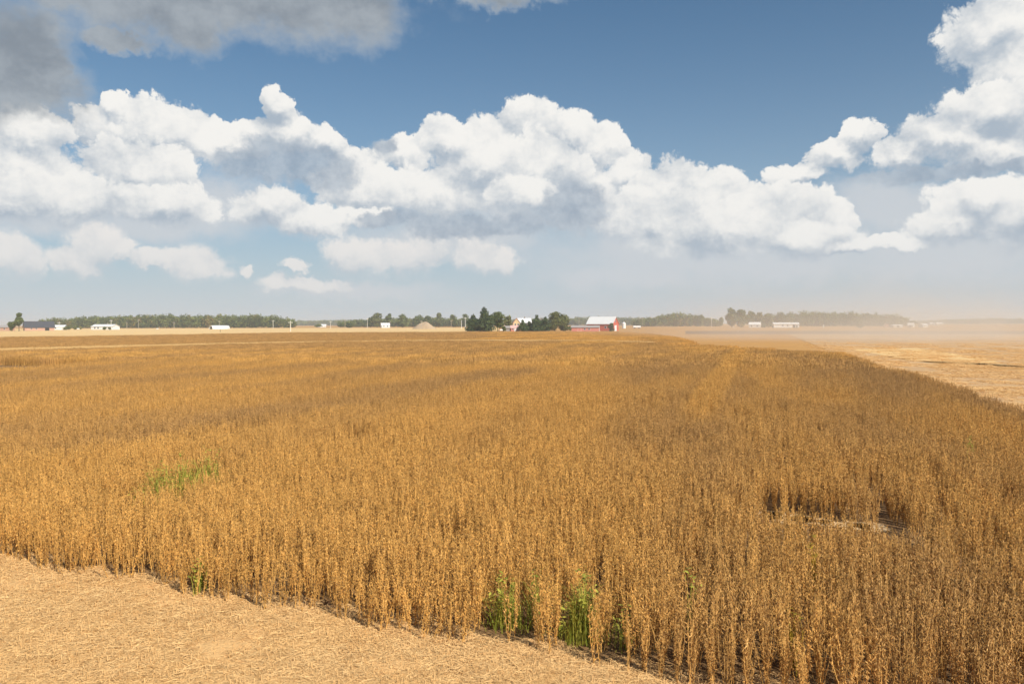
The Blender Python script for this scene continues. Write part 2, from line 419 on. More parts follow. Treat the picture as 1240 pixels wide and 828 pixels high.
def bumpy(name, r0, r1, s0, s1, step, amp, mat, z):
    nr, ns = int((r1 - r0) / step) + 1, int((s1 - s0) / step) + 1
    r, s = np.meshgrid(np.linspace(r0, r1, nr), np.linspace(s0, s1, ns))
    xy = to_xy(r, s).reshape(-1, 2)
    h = np.array([mnoise.noise((x * 3.1, y * 3.1, 0)) * 0.55 + mnoise.noise((x * 8.3, y * 8.3, 3)) * 0.35 + mnoise.noise((x * 0.7, y * 0.7, 9)) * 1.1 for x, y in xy]) * amp
    v = np.column_stack([xy, z + h])
    i = np.arange(nr * ns).reshape(ns, nr)
    q = np.stack([i[:-1, :-1], i[:-1, 1:], i[1:, 1:], i[1:, :-1]], -1).reshape(-1, 4)
    rr, ss = r.ravel()[q[:, 0]], s.ravel()[q[:, 0]]; q = q[ss < near_edge(rr) + 0.12]
    o = link(name, np_mesh(name, v, q, mat)); o.data.polygons.foreach_set('use_smooth', np.ones(len(q), bool))
    return tag(o, kind='structure')
bumpy('stubble_headland', -22, 14, -6, 12.0, 0.06, 0.045, M_STUB, 0.0)

# strips of other fields and one shadow strip towards the horizon
def band(name, pxa, da, pxb, db, dc, dd, mat, z):
    sheet(name, [(wx(pxa, da), da), (wx(pxb, db), db), (wx(pxb, dd), dd), (wx(pxa, dc), dc)], z, mat)
def px_poly(pts): return [(wx(a, dist(a, b)), dist(a, b)) for a, b in pts]
sheet('pale_swath', px_poly([(1030, 423), (1110, 421.5), (1200, 435), (1215, 441), (1110, 437)]), -0.004, M_PALE)
sheet('shade_strip', px_poly([(1070, 431.5), (1110, 437.6), (1215, 441.6), (1330, 444), (1330, 450), (1180, 446)]), -0.005, M_GROUND)  # shadow band put into the ground as a browner sheet
band('pale_field', -320, 172, 372, 322, 860, 860, M_PALE, -0.02)
band('brown_field', 830, 300, 1700, 250, 420, 340, M_DARK, -0.008)
band('straw_field', 372, 330, 604, 442, 850, 850, M_PALE, -0.025)

# ------------------------------------------------------------------ soybean plants
def plant_mesh(name, seed, h, stubby=False):
    rg = random.Random(seed); mb = MB()
    def pod(p, d, L, w, rn):
        d = d.normalized(); u = d.cross(Vector((0.2, 0.3, 0.93))); u = u.normalized() if u.length > 1e-3 else Vector((1, 0, 0)); v = d.cross(u)
        mid = p + d * L * 0.5; a = [mid + (u * math.cos(t) + v * math.sin(t)) * w for t in (0.4, 2.5, 4.6)]
        e = p + d * L
        mb.add([tuple(q) for q in (p, *a, e)], [(0, 2, 1), (0, 3, 2), (0, 1, 3), (4, 1, 2), (4, 2, 3), (4, 3, 1)], 1.0, rn)
    def stem(p0, p1, r0, r1, n):
        pts, ra = [], []
        bend = Vector((rg.uniform(-1, 1), rg.uniform(-1, 1), 0)) * 0.03
        for i in range(n + 1):
            t = i / n; pts.append(p0.lerp(p1, t) + bend * math.sin(t * 3.14)); ra.append(r0 + (r1 - r0) * t)
        mb.tube([tuple(p) for p in pts], ra, 3, 0.0, rg.random(), cap=False)
        return pts
    def clusters(pts, f0, per, sp):
        L = sum((pts[i + 1] - pts[i]).length for i in range(len(pts) - 1)); n = int(L * (1 - f0) / sp)
        for j in range(n):
            t = f0 + (1 - f0) * (j + rg.random()) / n; x = t * (len(pts) - 1); i = min(int(x), len(pts) - 2)
            p = pts[i].lerp(pts[i + 1], x - i)
            an = rg.uniform(0, 6.28)
            for q in range(rg.choice(per)):
                a2 = an + rg.uniform(-0.9, 0.9)
                d = Vector((math.cos(a2), math.sin(a2), rg.choice((-1, -1, 1)) * rg.uniform(0.5, 1.9)))
                pod(p, d, rg.uniform(0.034, 0.054), rg.uniform(0.0042, 0.0066), rg.random())
    lean = Vector((rg.uniform(-1, 1), rg.uniform(-1, 1), 0)) * 0.07
    main = stem(Vector((0, 0, -0.02)), Vector((0, 0, h)) + lean, 0.0048, 0.0022, 5)
    clusters(main, 0.10, (2, 2, 3, 4), 0.036)
    for b in range(rg.choice((1, 2, 2, 3))):
        t = rg.uniform(0.08, 0.38); p0 = main[0].lerp(main[-1], t); an = rg.uniform(0, 6.28); sp = rg.uniform(0.02, 0.06)
        top = rg.uniform(0.7, 0.98) * h
        br = stem(p0, Vector((p0.x + math.cos(an) * sp, p0.y + math.sin(an) * sp, top)), 0.0034, 0.0016, 4)
        clusters(br, 0.2, (1, 2, 2, 3), 0.045)
    # a few dry petioles sticking out
    for b in range(4):
        t = rg.uniform(0.4, 0.98); p0 = main[0].lerp(main[-1], t); an = rg.uniform(0, 6.28)
        stem(p0, p0 + Vector((math.cos(an) * 0.08, math.sin(an) * 0.08, rg.uniform(0.03, 0.12))), 0.0014, 0.0009, 1)
    return mb.mesh(name, CROP)

def patch_mesh(name, seed, nrow, length, per_m, flakes):
    """a metre of several rows, every plant a crossed stem with pod-sized flakes (for plants beyond about 40 m)"""
    rg = np.random.RandomState(seed)
    n = int(nrow * length * per_m)
    r = (rg.randint(0, nrow, n) - (nrow - 1) / 2) * ROW + rg.normal(0, 0.025, n); s = rg.uniform(-length / 2, length / 2, n)
    h = rg.uniform(0.74, 0.98, n); pr = rg.random_sample(n)
    V, Q, A, B = [], [], [], []
    k = 0
    for i in range(n):
        lx, ly = rg.normal(0, 0.05, 2)
        w = 0.012; an = rg.uniform(0, 3.14); c, d = math.cos(an) * w, math.sin(an) * w
        V += [(r[i]-c, s[i]-d, 0), (r[i]+c, s[i]+d, 0), (r[i]+lx+c*.6, s[i]+ly+d*.6, h[i]), (r[i]+lx-c*.6, s[i]+ly-d*.6, h[i])]
        Q.append((k, k+1, k+2, k+3)); k += 4; A += [0.0]*4; B += [pr[i]]*4
        for f in range(flakes):
            t = rg.uniform(0.25, 1.0); p = np.array([r[i]+lx*t, s[i]+ly*t, h[i]*t]) + rg.normal(0, 0.028, 3)
            u = rg.normal(0, 1, 3); u /= np.linalg.norm(u); v = rg.normal(0, 1, 3); v -= u*np.dot(u, v); v /= np.linalg.norm(v)
            L, W = rg.uniform(0.022, 0.042), rg.uniform(0.009, 0.016)
            V += [tuple(p-u*L), tuple(p+v*W), tuple(p+u*L), tuple(p-v*W)]
            Q.append((k, k+1, k+2, k+3)); k += 4; A += [1.0]*4; B += [0.65 * rg.random_sample() + 0.35 * pr[i]]*4
    return np_mesh(name, V, Q, CROP, {'part_kind': A, 'rnd': B})

PLANTS = [plant_mesh('soybean_plant', 100 + i, 0.80 + 0.03 * (i % 5)) for i in range(12)]
PATCH_L = 1.0; PATCH_ROWS = 6
PATCHES = [patch_mesh('soybean_patch', 300 + i, PATCH_ROWS, PATCH_L, 13, 15) for i in range(7)]

def vnoise(r, s, sc, seed):
    """cheap smooth value noise on arrays"""
    g = np.random.RandomState(seed).random_sample((256, 256))
    x, y = np.mod(r * sc, 255), np.mod(s * sc, 255); i, j = x.astype(int), y.astype(int); fx, fy = x - i, y - j
    fx = fx * fx * (3 - 2 * fx); fy = fy * fy * (3 - 2 * fy); i2, j2 = (i + 1) % 256, (j + 1) % 256
    return (g[i, j] * (1-fx) + g[i2, j] * fx) * (1-fy) + (g[i, j2] * (1-fx) + g[i2, j2] * fx) * fy

def in_frame(x, y, margin): return (y > -2) & (np.abs(x) < 0.66 * np.maximum(y, 0) + margin)
def rs_px(px, py): d = dist(px, py); return to_rs(wx(px, d), d)
M_WEED = leaf_material('weed_green', (0.17, 0.20, 0.022), (0.58, 0.54, 0.09))
M_WEEDY = leaf_material('weed_yellow', (0.24, 0.18, 0.02), (0.60, 0.43, 0.05))
# px, foot py, distance, spread, height, blades, label, material, seed
WEEDS = [
    (612, 762, 10.45, 0.27, 0.86, 70, 'yellow-green weed clump at the cut edge left of the taller bright green one', M_WEED, 3, {}),
    (646, 765, 10.5, 0.14, 0.84, 36, 'small dark green weed between the two big weed clumps at the cut edge', M_WEED, 4, {}),
    (706, 780, 10.0, 0.32, 0.92, 150, 'tall bright green grassy weed clump at the cut edge, biggest of the weeds', M_WEED, 5, {}),
    (756, 790, 9.8, 0.18, 0.55, 26, 'thin low weed just right of the biggest green clump', M_WEED, 6, {}),
    (240, 718, 11.85, 0.07, 0.56, 40, 'narrow upright green weed on its own at the left part of the cut edge', M_WEED, 7, {'leafy': True}),
    (190, 577, 16.9, 0.62, 1.2, 150, 'green weed patch inside the crop, nearer and left of its two neighbours', M_WEED, 8, {}),
    (220, 569, 17.7, 0.60, 1.2, 150, 'green weed in the middle of the patch inside the crop on the left', M_WEED, 9, {}),
    (250, 564, 18.4, 0.60, 1.2, 130, 'dark green weed at the right end of the patch inside the crop', M_WEED, 10, {}),
    (838, 710, 10.0, 0.04, 0.98, 18, 'single thin dark green stalk in the crop below the bare spot', M_WEED, 11, {'leafy': True}),
    (963, 800, 9.2, 0.10, 0.84, 30, 'yellow weed near the bottom edge of the standing crop', M_WEEDY, 12, {'leafy': True}),
    (985, 680, 11.6, 0.07, 0.96, 24, 'yellow-green weed in the crop below the bare spot', M_WEEDY, 13, {'leafy': True}),
    (1178, 532, 20.9, 0.16, 1.06, 40, 'small green weed in the crop towards the harvested strip', M_WEED, 14, {'leafy': True}),
]
WEED_SPOTS = [(*to_rs(wx(w[0], w[2]), w[2]), max(0.08, w[3] * 0.8), (1.0 if w[3] > 0.12 and w[2] < 12.5 else (1.2 if 16 < w[2] < 19 else 0.5))) for w in WEEDS]
# bare spot in the crop on the right and the gap that leads from it
hole_r0, hole_s1 = rs_px(916, 620); hole_r1, hole_s2 = rs_px(1066, 640)
gap_r, _ = rs_px(1086, 645)
# far boundary of the standing crop, as bearing (photo column) against depth
FAR_PX = [-900, -300, 0, 180, 370, 480, 560, 690, 740, 780, 815, 845, 940, 1040, 1400]
FAR_D = [120, 170, 205, 238, 305, 306, 304, 303, 300, 250, 190, 119, 94, 82, 60]
def far_ok(r, s):
    x, y = to_xy(r, s).T
    px = 620 + FPX * x / np.maximum(y, 0.5)
    return y < np.interp(px, FAR_PX, FAR_D) + 1.2 * np.sin(px * 0.05) + 0.8 * np.sin(px * 0.13)
def keep_mask(r, s):
    ok = (s > near_edge(r)) & far_ok(r, s) & (r < RIGHT_EDGE + 0.25 * np.sin(s * 0.9) * 0.6)
    back = hole_s1 + (r - hole_r0) / (hole_r1 - hole_r0) * (hole_s2 - hole_s1)
    hole = (r > hole_r0) & (r < hole_r1 + 0.25) & (s < back + 0.15 * np.sin(r * 9)) & (s > back - 2.85 + 0.3 * np.sin(r * 5))
    gap = (np.abs(r - gap_r - 0.16 * np.sin(s * 1.3)) < 0.15) & (s > hole_s1 - 3.5) & (s < hole_s1 + 2.2)
    thin = vnoise(r * 2.2, s * 0.8, 1.0, 41)
    gaps = vnoise(r * 4.6, s * 1.7, 1.0, 43) + 0.35 * vnoise(r * 0.5, s * 0.3, 1.0, 44)
    rnd = np.random.RandomState(3).random_sample(len(r))
    for (wr, ws, w_, front) in WEED_SPOTS:                 # weeds crowd the crop out
        ok &= ~((rnd < 0.97) & (np.abs(r - wr) < w_) & (s < ws + 0.3) & (s > ws - front))
    return ok & ~hole & ~gap & ~(thin > 0.93) & ~((gaps > 0.92) & (s < 62))

def crop():
    NEAR_S = 60.0
    P, Rt, Sc, Ix = [], [], [], []
    rows = np.arange(-55, RIGHT_EDGE, ROW)
    per = 15.5
    n = int(NEAR_S * per)
    r = np.repeat(rows, n); s = np.tile(np.arange(n) / per, len(rows)) + RS.uniform(-0.03, 0.03, len(rows) * n)
    cell = 0.23; ph = np.repeat(RS.uniform(0, cell, len(rows)), n)   # plants stand in bunches along the row
    t = np.mod(s + ph, cell) / cell
    s = s - (t - 0.5) * cell * 0.38
    r = r + RS.normal(0, 0.020, len(r)) + 0.03 * np.sin(s * 0.35 + 1)
    x, y = to_xy(r, s).T
    lim = 1.0 * PATCH_L * int(NEAR_S / PATCH_L)
    k = keep_mask(r, s) & in_frame(x, y, 3.0) & (s < lim) & (RS.random_sample(len(r)) > 0.08)
    r, s, x, y = r[k], s[k], x[k], y[k]; n = len(r)
    hv = 0.78 + 0.22 * vnoise(r, s, 0.35, 11) + 0.16 * vnoise(r, s, 1.7, 12) + RS.normal(0, 0.075, n)
    edge = np.clip((s - near_edge(r)) / 0.5, 0, 1); hv *= 0.80 + 0.20 * edge
    P.append(np.column_stack([x, y, np.zeros(n)]))
    tilt = RS.normal(0, 0.055, (n, 2)); tilt[:, 0] += (1 - edge) * RS.normal(0, 0.16, n)
    Rt.append(np.column_stack([tilt, RS.uniform(0, 6.28, n)])); wd = RS.uniform(0.85, 1.15, n)
    Sc.append(np.column_stack([wd, wd, hv])); Ix.append(RS.randint(0, len(PLANTS), n))
    n_near = n
    # patches beyond
    pr, ps = np.meshgrid(np.arange(-310, RIGHT_EDGE - 0.5, PATCH_ROWS * ROW), np.arange(lim + PATCH_L / 2, 430, PATCH_L))
    r, s = pr.ravel(), ps.ravel(); x, y = to_xy(r, s).T
    k = in_frame(x, y, 8.0) & far_ok(r, s); r, s, x, y = r[k], s[k], x[k], y[k]; n = len(r)
    hv = (0.92 - 0.10 * (np.abs(r + 2.3) < 0.7)) + 0.20 * vnoise(r, s, 0.2, 13) + RS.normal(0, 0.04, n)
    off = y - strip_depth(x, y); strip = (np.abs(off) < 1.3) & (x < 0.226 * y)
    P.append(np.column_stack([x, y, np.zeros(n)]))
    Rt.append(np.column_stack([np.zeros((n, 2)), -ANG + math.pi * RS.randint(0, 2, n)]))
    Sc.append(np.column_stack([np.ones(n), np.ones(n), hv])); Ix.append(len(PLANTS) + RS.randint(0, len(PATCHES), n))
    for L_ in (P, Rt, Sc, Ix): L_[-1] = L_[-1][~strip]
    print('crop instances', n_near, n)
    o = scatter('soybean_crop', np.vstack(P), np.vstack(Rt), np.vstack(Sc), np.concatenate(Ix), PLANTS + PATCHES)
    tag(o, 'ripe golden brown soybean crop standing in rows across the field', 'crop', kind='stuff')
crop()

def grass_strip():
    px = np.arange(-200, 790, 0.35); d0 = np.interp(px, STRIP_PX, STRIP_D)
    P = []
    for k in (-1.6, -0.6, 0.4, 1.4):
        y = d0 + k + RS.uniform(-.4, .4, len(px)); P.append(np.column_stack([(px - 620) / FPX * y, y, np.zeros(len(px))]))
    P = np.vstack(P); n = len(P)
    mt = plain('dry_grass', (0.70, 0.46, 0.19), 0.2, 3.0)
    protos = []
    for i in range(4):
        rg = random.Random(900 + i); mb = MB()
        for j in range(60):
            x, y, a, h, w = rg.uniform(-.5, .5), rg.uniform(-.5, .5), rg.uniform(0, 6.28), rg.uniform(.5, 1.0), .02
            ox, oy = rg.gauss(0, .15), rg.gauss(0, .15); c, d = math.cos(a) * w, math.sin(a) * w
            mb.add([(x-c, y-d, 0), (x+c, y+d, 0), (x+ox+c*.3, y+oy+d*.3, h), (x+ox-c*.3, y+oy-d*.3, h)], [(0, 1, 2, 3)], 0, rg.random())
        protos.append(mb.mesh('dry_grass', mt))
    o = scatter('dry_grass', P, np.column_stack([np.zeros((n, 2)), RS.uniform(0, 6.28, n)]), np.column_stack([np.ones(n), np.ones(n), RS.uniform(.85, 1.1, n)]), RS.randint(0, 4, n), protos)
    tag(o, 'thin strip of pale dry grass between the two crop fields', 'grass', kind='stuff')
grass_strip()

# ------------------------------------------------------------------ straw and chaff on the cut ground
def straw_material():
    mt, nt, b = new_mat('straw')
    rn = attr(nt, 'rnd')
    col = mix(nt, rn, (0.62, 0.36, 0.135), (0.86, 0.56, 0.245))
    nt.links.new(mix(nt, orand(nt) * 0.35, col, (0.72, 0.49, 0.24)).o, b.inputs['Base Color']); b.inputs['Roughness'].default_value = 0.7
    return mt
STRAW = straw_material()
def straw_mesh(name, seed, half, n, scale=1.0, stubs=10):
    rg = random.Random(seed); mb = MB()
    for i in range(n):
        p = Vector((rg.uniform(-half, half), rg.uniform(-half, half), rg.uniform(0.0, 0.022) * scale))
        an = rg.uniform(0, 6.28); L = rg.choice((0.03, 0.04, 0.06, 0.08, 0.10, 0.14, 0.20, 0.26)) * rg.uniform(0.7, 1.3) * scale
        w = (0.0042 if L < 0.06 * scale else 0.0026) * rg.uniform(0.7, 1.4) * scale
        d = Vector((math.cos(an), math.sin(an), rg.gauss(0.03, 0.12))).normalized() * L * 0.5; u = d.cross(Vector((rg.gauss(0, .5), rg.gauss(0, .5), 1))).normalized() * w
        up = Vector((0, 0, L * 0.12 * rg.random()))
        mb.add([tuple(q) for q in (p - d - u, p - d + u, p + u + up, p - u + up, p + d + u * .6, p + d - u * .6)], [(0, 1, 2, 3), (3, 2, 4, 5)], 1.0, rg.random())
    for i in range(stubs):
        x, y = rg.choice((-1, 0, 1)) * ROW + rg.gauss(0, 0.02), rg.uniform(-half, half); h = rg.uniform(0.03, 0.10)
        mb.tube([(x, y, -0.03), (x + rg.gauss(0, .015), y + rg.gauss(0, .015), h)], [0.0042, 0.0036], 4, 0.0, rg.random())
    return mb.mesh(name, STRAW)
def straw():
    protos = [straw_mesh('straw_patch', 500 + i, 0.30, 900, 0.85, 6) for i in range(6)] + [straw_mesh('straw_swath', 600 + i, 1.0, 420, 2.2, 24) for i in range(4)]
    P, Ix, Sc = [], [], []
    r, s = np.meshgrid(np.arange(-18, 9.6, 0.27), np.arange(2, 12, 0.27)); r, s = r.ravel(), s.ravel()
    r = r + RS.uniform(-.13, .13, len(r)); s = s + RS.uniform(-.13, .13, len(s)); x, y = to_xy(r, s).T
    k = (s < near_edge(r) + 0.22) & in_frame(x, y, 3.0) & (y > 5); x, y = x[k], y[k]; n = len(x)
    P.append(np.column_stack([x, y, RS.uniform(-0.01, 0.02, n)])); Ix.append(RS.randint(0, 6, n)); Sc.append(np.ones(n))
    r, s = np.meshgrid(np.arange(RIGHT_EDGE, 70, 1.5), np.arange(16, 190, 1.5)); r, s = r.ravel(), s.ravel()
    r = r + RS.uniform(-.7, .7, len(r)); s = s + RS.uniform(-.7, .7, len(s)); x, y = to_xy(r, s).T
    k = in_frame(x, y, 4.0) & (RS.random_sample(len(r)) < (0.45 + 0.5 * (np.sin(r * 0.75) > 0)) * np.clip((185 - s) / 130, 0, 1)); x, y = x[k], y[k]; n = len(x)
    P.append(np.column_stack([x, y, np.full(n, -0.005)])); Ix.append(6 + RS.randint(0, 4, n)); Sc.append(RS.uniform(0.8, 1.3, n))
    P, Ix, Sc = np.vstack(P), np.concatenate(Ix), np.concatenate(Sc)
    o = scatter('straw', P, np.column_stack([np.zeros((len(P), 2)), RS.uniform(0, 6.28, len(P))]), np.repeat(Sc[:, None], 3, 1), Ix, protos)
    tag(o, 'pale straw and chaff littered over the harvested ground', 'straw', kind='stuff')
straw()

# ------------------------------------------------------------------ green weeds at the cut edge and in the crop
def weed(px, py, d, spread, h, nblades, label, mat, seed, name='weed_clump', leafy=False):
    rg = random.Random(seed); x = wx(px, d); mb = MB()
    o = empty(name, (x, d, 0.0))
    nblades = int(nblades * 1.9)
    for i in range(nblades):
        bx, by = rg.gauss(0, spread * 0.45), rg.gauss(0, 0.13)
        an = rg.uniform(0, 6.28); out = rg.uniform(0.08, 0.46) * (0.3 if leafy else 1); hh = h * rg.uniform(0.45, 1.0) * (0.35 + 0.65 * math.exp(-(bx / (spread * 0.6)) ** 2))
        dx, dy = math.cos(an), math.sin(an); w = rg.uniform(0.004, 0.0105)
        vs = []; n = 5
        for k in range(n + 1):
            t = k / n; q = Vector((bx + dx * out * t * t, by + dy * out * t * t, hh * (t - 0.34 * t * t * t) * 1.25))
            ww = w * (1 - t * 0.85); vs += [tuple(q + Vector((-dy, dx, 0)) * ww), tuple(q - Vector((-dy, dx, 0)) * ww)]
        mb.add(vs, [(2*k, 2*k+1, 2*k+3, 2*k+2) for k in range(n)], 0.0, rg.random())
    mb.build('blades', mat, o)
    sb = MB()
    for i in range(max(4, nblades // 6)):                  # leaves or seed heads near the tips
        bx, by = rg.gauss(0, spread * 0.4), rg.gauss(0, 0.12); z0 = h * rg.uniform(0.35, 1.0) * (0.35 + 0.65 * math.exp(-(bx / (spread * 0.6)) ** 2))
        for q in range(5 if not leafy else 7):
            an = rg.uniform(0, 6.28); c = Vector((bx + rg.gauss(0, .03), by + rg.gauss(0, .03), z0 + rg.uniform(-0.1, 0.04)))
            d_ = Vector((math.cos(an), math.sin(an), rg.uniform(-.5, .6))).normalized() * rg.uniform(0.025, 0.05); u = d_.cross(Vector((0, 0, 1))).normalized() * rg.uniform(0.008, 0.022)
            sb.add([tuple(v) for v in (c - d_, c + u, c + d_, c - u)], [(0, 1, 2, 3)], 1.0, rg.random())
    sb.build('leaves', mat, o)
    return tag(o, label, 'weed', 'green weeds in the crop')
for w_ in WEEDS: weed(*w_[:6], w_[6], *w_[7:9], **w_[9])

# pale bare soil where the crop is missing
def bare_soil():
    rg = random.Random(17)
    mb = MB()
    for (px, py, rx, ry) in ((930, 623.5, .34, .45), (952, 626.5, .55, .55), (990, 631.5, .30, .34), (972, 629, .30, .34), (1036, 637, .34, .40), (1056, 638.5, .36, .42), (1005, 634, .22, .30)):
        d = dist(px, py); cx = wx(px, d); n = 18
        ring = [(cx + math.cos(6.283 * i / n) * rx * rg.uniform(.7, 1.2), d + math.sin(6.283 * i / n) * ry * rg.uniform(.7, 1.2), -0.004) for i in range(n)]
        mb.add(ring, [tuple(range(n))])
    tag(mb.build('bare_soil', M_BARE), kind='structure')
bare_soil()

# ------------------------------------------------------------------ trees
M_BARK = plain('bark', (0.13, 0.095, 0.065), 0.3, 3.0)
M_LEAF = leaf_material('leaves_green', (0.055, 0.082, 0.018), (0.200, 0.225, 0.058), (0.26, 0.18, 0.05), 0.12)
M_LEAFY = leaf_material('leaves_pale', (0.075, 0.095, 0.026), (0.235, 0.240, 0.075), (0.28, 0.20, 0.06), 0.15)
M_CONIF = leaf_material('needles', (0.036, 0.062, 0.018), (0.125, 0.160, 0.050))
M_WOODS = leaf_material('woods_leaves', (0.055, 0.080, 0.016), (0.240, 0.262, 0.060), (0.36, 0.23, 0.06), 0.16)

def leaf_cloud(lobes, n, size, seed):
    """n leaf-clump faces in the outer shell of the lobes (cx, cy, cz, rx, ry, rz)"""
    rg = np.random.RandomState(seed); lobes = np.asarray(lobes, float)
    wt = lobes[:, 3] * lobes[:, 5]; wt /= wt.sum(); li = rg.choice(len(lobes), n, p=wt); Lb = lobes[li]
    d = rg.normal(0, 1, (n, 3)); d /= np.linalg.norm(d, axis=1)[:, None]
    rr = 1.0 - 0.55 * rg.random_sample(n) ** 2.0 + rg.normal(0, 0.06, n)
    p = Lb[:, :3] + d * rr[:, None] * Lb[:, 3:]
    u = rg.normal(0, 1, (n, 3)); u /= np.linalg.norm(u, axis=1)[:, None]
    nn = d * 0.8 + rg.normal(0, 0.6, (n, 3)); u -= nn * (np.sum(u * nn, 1) / np.sum(nn * nn, 1))[:, None]; u /= np.linalg.norm(u, axis=1)[:, None] + 1e-9
    v = np.cross(nn, u); v /= np.linalg.norm(v, axis=1)[:, None] + 1e-9
    sz = size * rg.uniform(0.5, 1.2, n)[:, None]
    V = np.stack([p - u * sz, p + v * sz * .7, p + u * sz, p - v * sz * .7], 1).reshape(-1, 3)
    Q = np.arange(4 * n).reshape(-1, 4)
    lob_t = rg.random_sample(len(lobes))[li]
    return V, Q, np.repeat(np.clip(0.55 * rg.random_sample(n) + 0.45 * lob_t, 0, 1), 4), np.repeat(rg.random_sample(n) * .3 + .7 * lob_t, 4)

def crown_lobes(w, h0, h1, seed, style):
    rg = random.Random(seed); L = []
    H = h1 - h0
    if style == 'conifer':
        n = 7
        for i in range(n):
            t = i / (n - 1); rr = w / 2 * (1.12 - 0.80 * t) * rg.uniform(0.85, 1.12)
            for k in range(3 if t < 0.75 else 1):
                an = rg.uniform(0, 6.28); o = rr * 0.38 if t < 0.75 else 0
                L.append((math.cos(an) * o, math.sin(an) * o, h0 + H * (0.08 + 0.84 * t), rr * 0.78, rr * 0.78, H * 0.14))
    else:
        n = 14 if style != 'slender' else 9; w = w * 1.22
        for i in range(n):
            t = rg.random(); an = rg.uniform(0, 6.28)
            prof = math.sqrt(max(0.05, 1 - (2 * t - 0.92) ** 2)); o = rg.uniform(0.3, 0.72) * w / 2 * prof
            rr = w / 2 * rg.uniform(0.34, 0.52) * (0.75 + 0.25 * prof)
            L.append((math.cos(an) * o, math.sin(an) * o, h0 + H * (0.10 + 0.76 * t), rr, rr, min(rr * 0.85, H * 0.28)))
        L.append((0, 0, h0 + H * 0.45, w * 0.3, w * 0.3, H * 0.33)); L.append((rg.uniform(-.1, .1) * w, 0, h1 - H * 0.14, w * 0.2, w * 0.2, H * 0.14))
    return L

def tree(px, d, py_base, py_top, wpx, label, style='round', mat=None, group=None, seed=1, name='tree', trunk=0.18, dens=1.0):
    x = wx(px, d); h = m(py_base - py_top, d); w = m(wpx, d)
    o = empty(name, (x, d, 0))
    tb = MB(); rg = random.Random(seed + 50)
    tr = max(0.12, h * 0.02); h0 = h * trunk
    top = h * (0.92 if style == 'conifer' else 0.72)
    tb.tube([(0, 0, -0.1), (rg.gauss(0, .05), 0, h * .1), (rg.gauss(0, .1), rg.gauss(0, .1), h * .4), (rg.gauss(0, .15), rg.gauss(0, .15), top)], [tr * 1.4, tr, tr * .75, tr * .2], 7)
    for i in range(6):
        an = i * 1.05 + rg.uniform(-.3, .3); z = h * rg.uniform(0.22, 0.5)
        e = (math.cos(an) * w * .32, math.sin(an) * w * .32, z + h * rg.uniform(.06, .25) * (0.2 if style == 'conifer' else 1))
        tb.tube([(0, 0, z), (e[0] * .5, e[1] * .5, (z + e[2]) / 2 + .1), e], [tr * .45, tr * .3, tr * .1], 5)
    tb.build('trunk', M_BARK, o)
    sz = max(0.16, 0.42 * d / 430.0)
    area = w * (h - h0)
    n = int(min(5200, 13.0 * area / (sz * sz) * 0.55 * dens)) + 120
    V, Q, B, A = leaf_cloud(crown_lobes(w, h0, h, seed, style), n, sz, seed)
    link('crown', np_mesh('crown', V, Q, mat or M_LEAF, {'rnd': B, 'part_kind': A}), o)
    return tag(o, label, 'tree', group)

def bush(px, d, py_base, py_top, wpx, label, mat=None, group=None, seed=1):
    x = wx(px, d); h = m(py_base - py_top, d); w = m(wpx, d); rg = random.Random(seed)
    o = empty('shrub', (x, d, 0)); tb = MB()
    for i in range(5):
        tb.tube([(rg.gauss(0, .1), rg.gauss(0, .1), -.05), (rg.gauss(0, w * .12), rg.gauss(0, w * .12), h * .6)], [.05, .02], 5)
    tb.build('stems', M_BARK, o)
    L = [(rg.gauss(0, w * .17), rg.gauss(0, w * .17), h * rg.uniform(.3, .7), w * .3, w * .3, h * .3) for i in range(6)]
    sz = max(.14, .34 * d / 430.0); n = int(10 * w * h / (sz * sz) * .7) + 60
    V, Q, B, A = leaf_cloud(L, n, sz, seed); V[:, 2] = np.maximum(V[:, 2], 0.0)
    link('foliage', np_mesh('foliage', V, Q, mat or M_LEAF, {'rnd': B, 'part_kind': A}), o)
    return tag(o, label, 'bush', group)

def woods(name, px0, px1, d, depth, prof, label, mat, seed, tw=11.0, dens=1.0, base=0.0):
    """a far wood as one mass; prof: list of (px, height in px above the ground at its foot)"""
    rg = np.random.RandomState(seed); x0, x1 = wx(px0, d), wx(px1, d)
    n = max(6, int((x1 - x0) * depth / (tw * tw * 0.32)))
    VV, QQ, BB, AA, k = [], [], [], [], 0
    xs, hs = zip(*prof)
    for i in range(n):
        x = rg.uniform(x0, x1); y = d + depth * rg.random_sample() ** 1.4; px = x / d * FPX + 620
        h = m(np.interp(px, xs, hs), d) * rg.uniform(0.80, 1.12); w = tw * rg.uniform(0.7, 1.25)
        L = []
        for j in range(6):
            t = rg.random_sample(); an = rg.uniform(0, 6.28); o = rg.uniform(0.1, 0.5) * w * .5
            L.append((x + math.cos(an) * o, y + math.sin(an) * o, h * (0.2 + 0.62 * t), w * .27, w * .27, h * .2))
        L.append((x, y, h * .42, w * .36, w * .36, h * .42))
        sz = 0.75 * d / 900.0 + 0.1
        V, Q, B, A = leaf_cloud(L, int(230 * dens), sz, int(rg.randint(1e9)))
        V[:, 2] = np.maximum(V[:, 2], 0); tint = rg.random_sample()
        VV.append(V); QQ.append(Q + k); k += len(V); BB.append(B * .45 + .55 * tint); AA.append(np.full(len(A), rg.random_sample()) * .8 + A * .2)
    me = np_mesh(name, np.vstack(VV), np.vstack(QQ), mat, {'rnd': np.concatenate(BB), 'part_kind': np.concatenate(AA)})
    return tag(link(name, me), label, 'woods', kind='stuff')

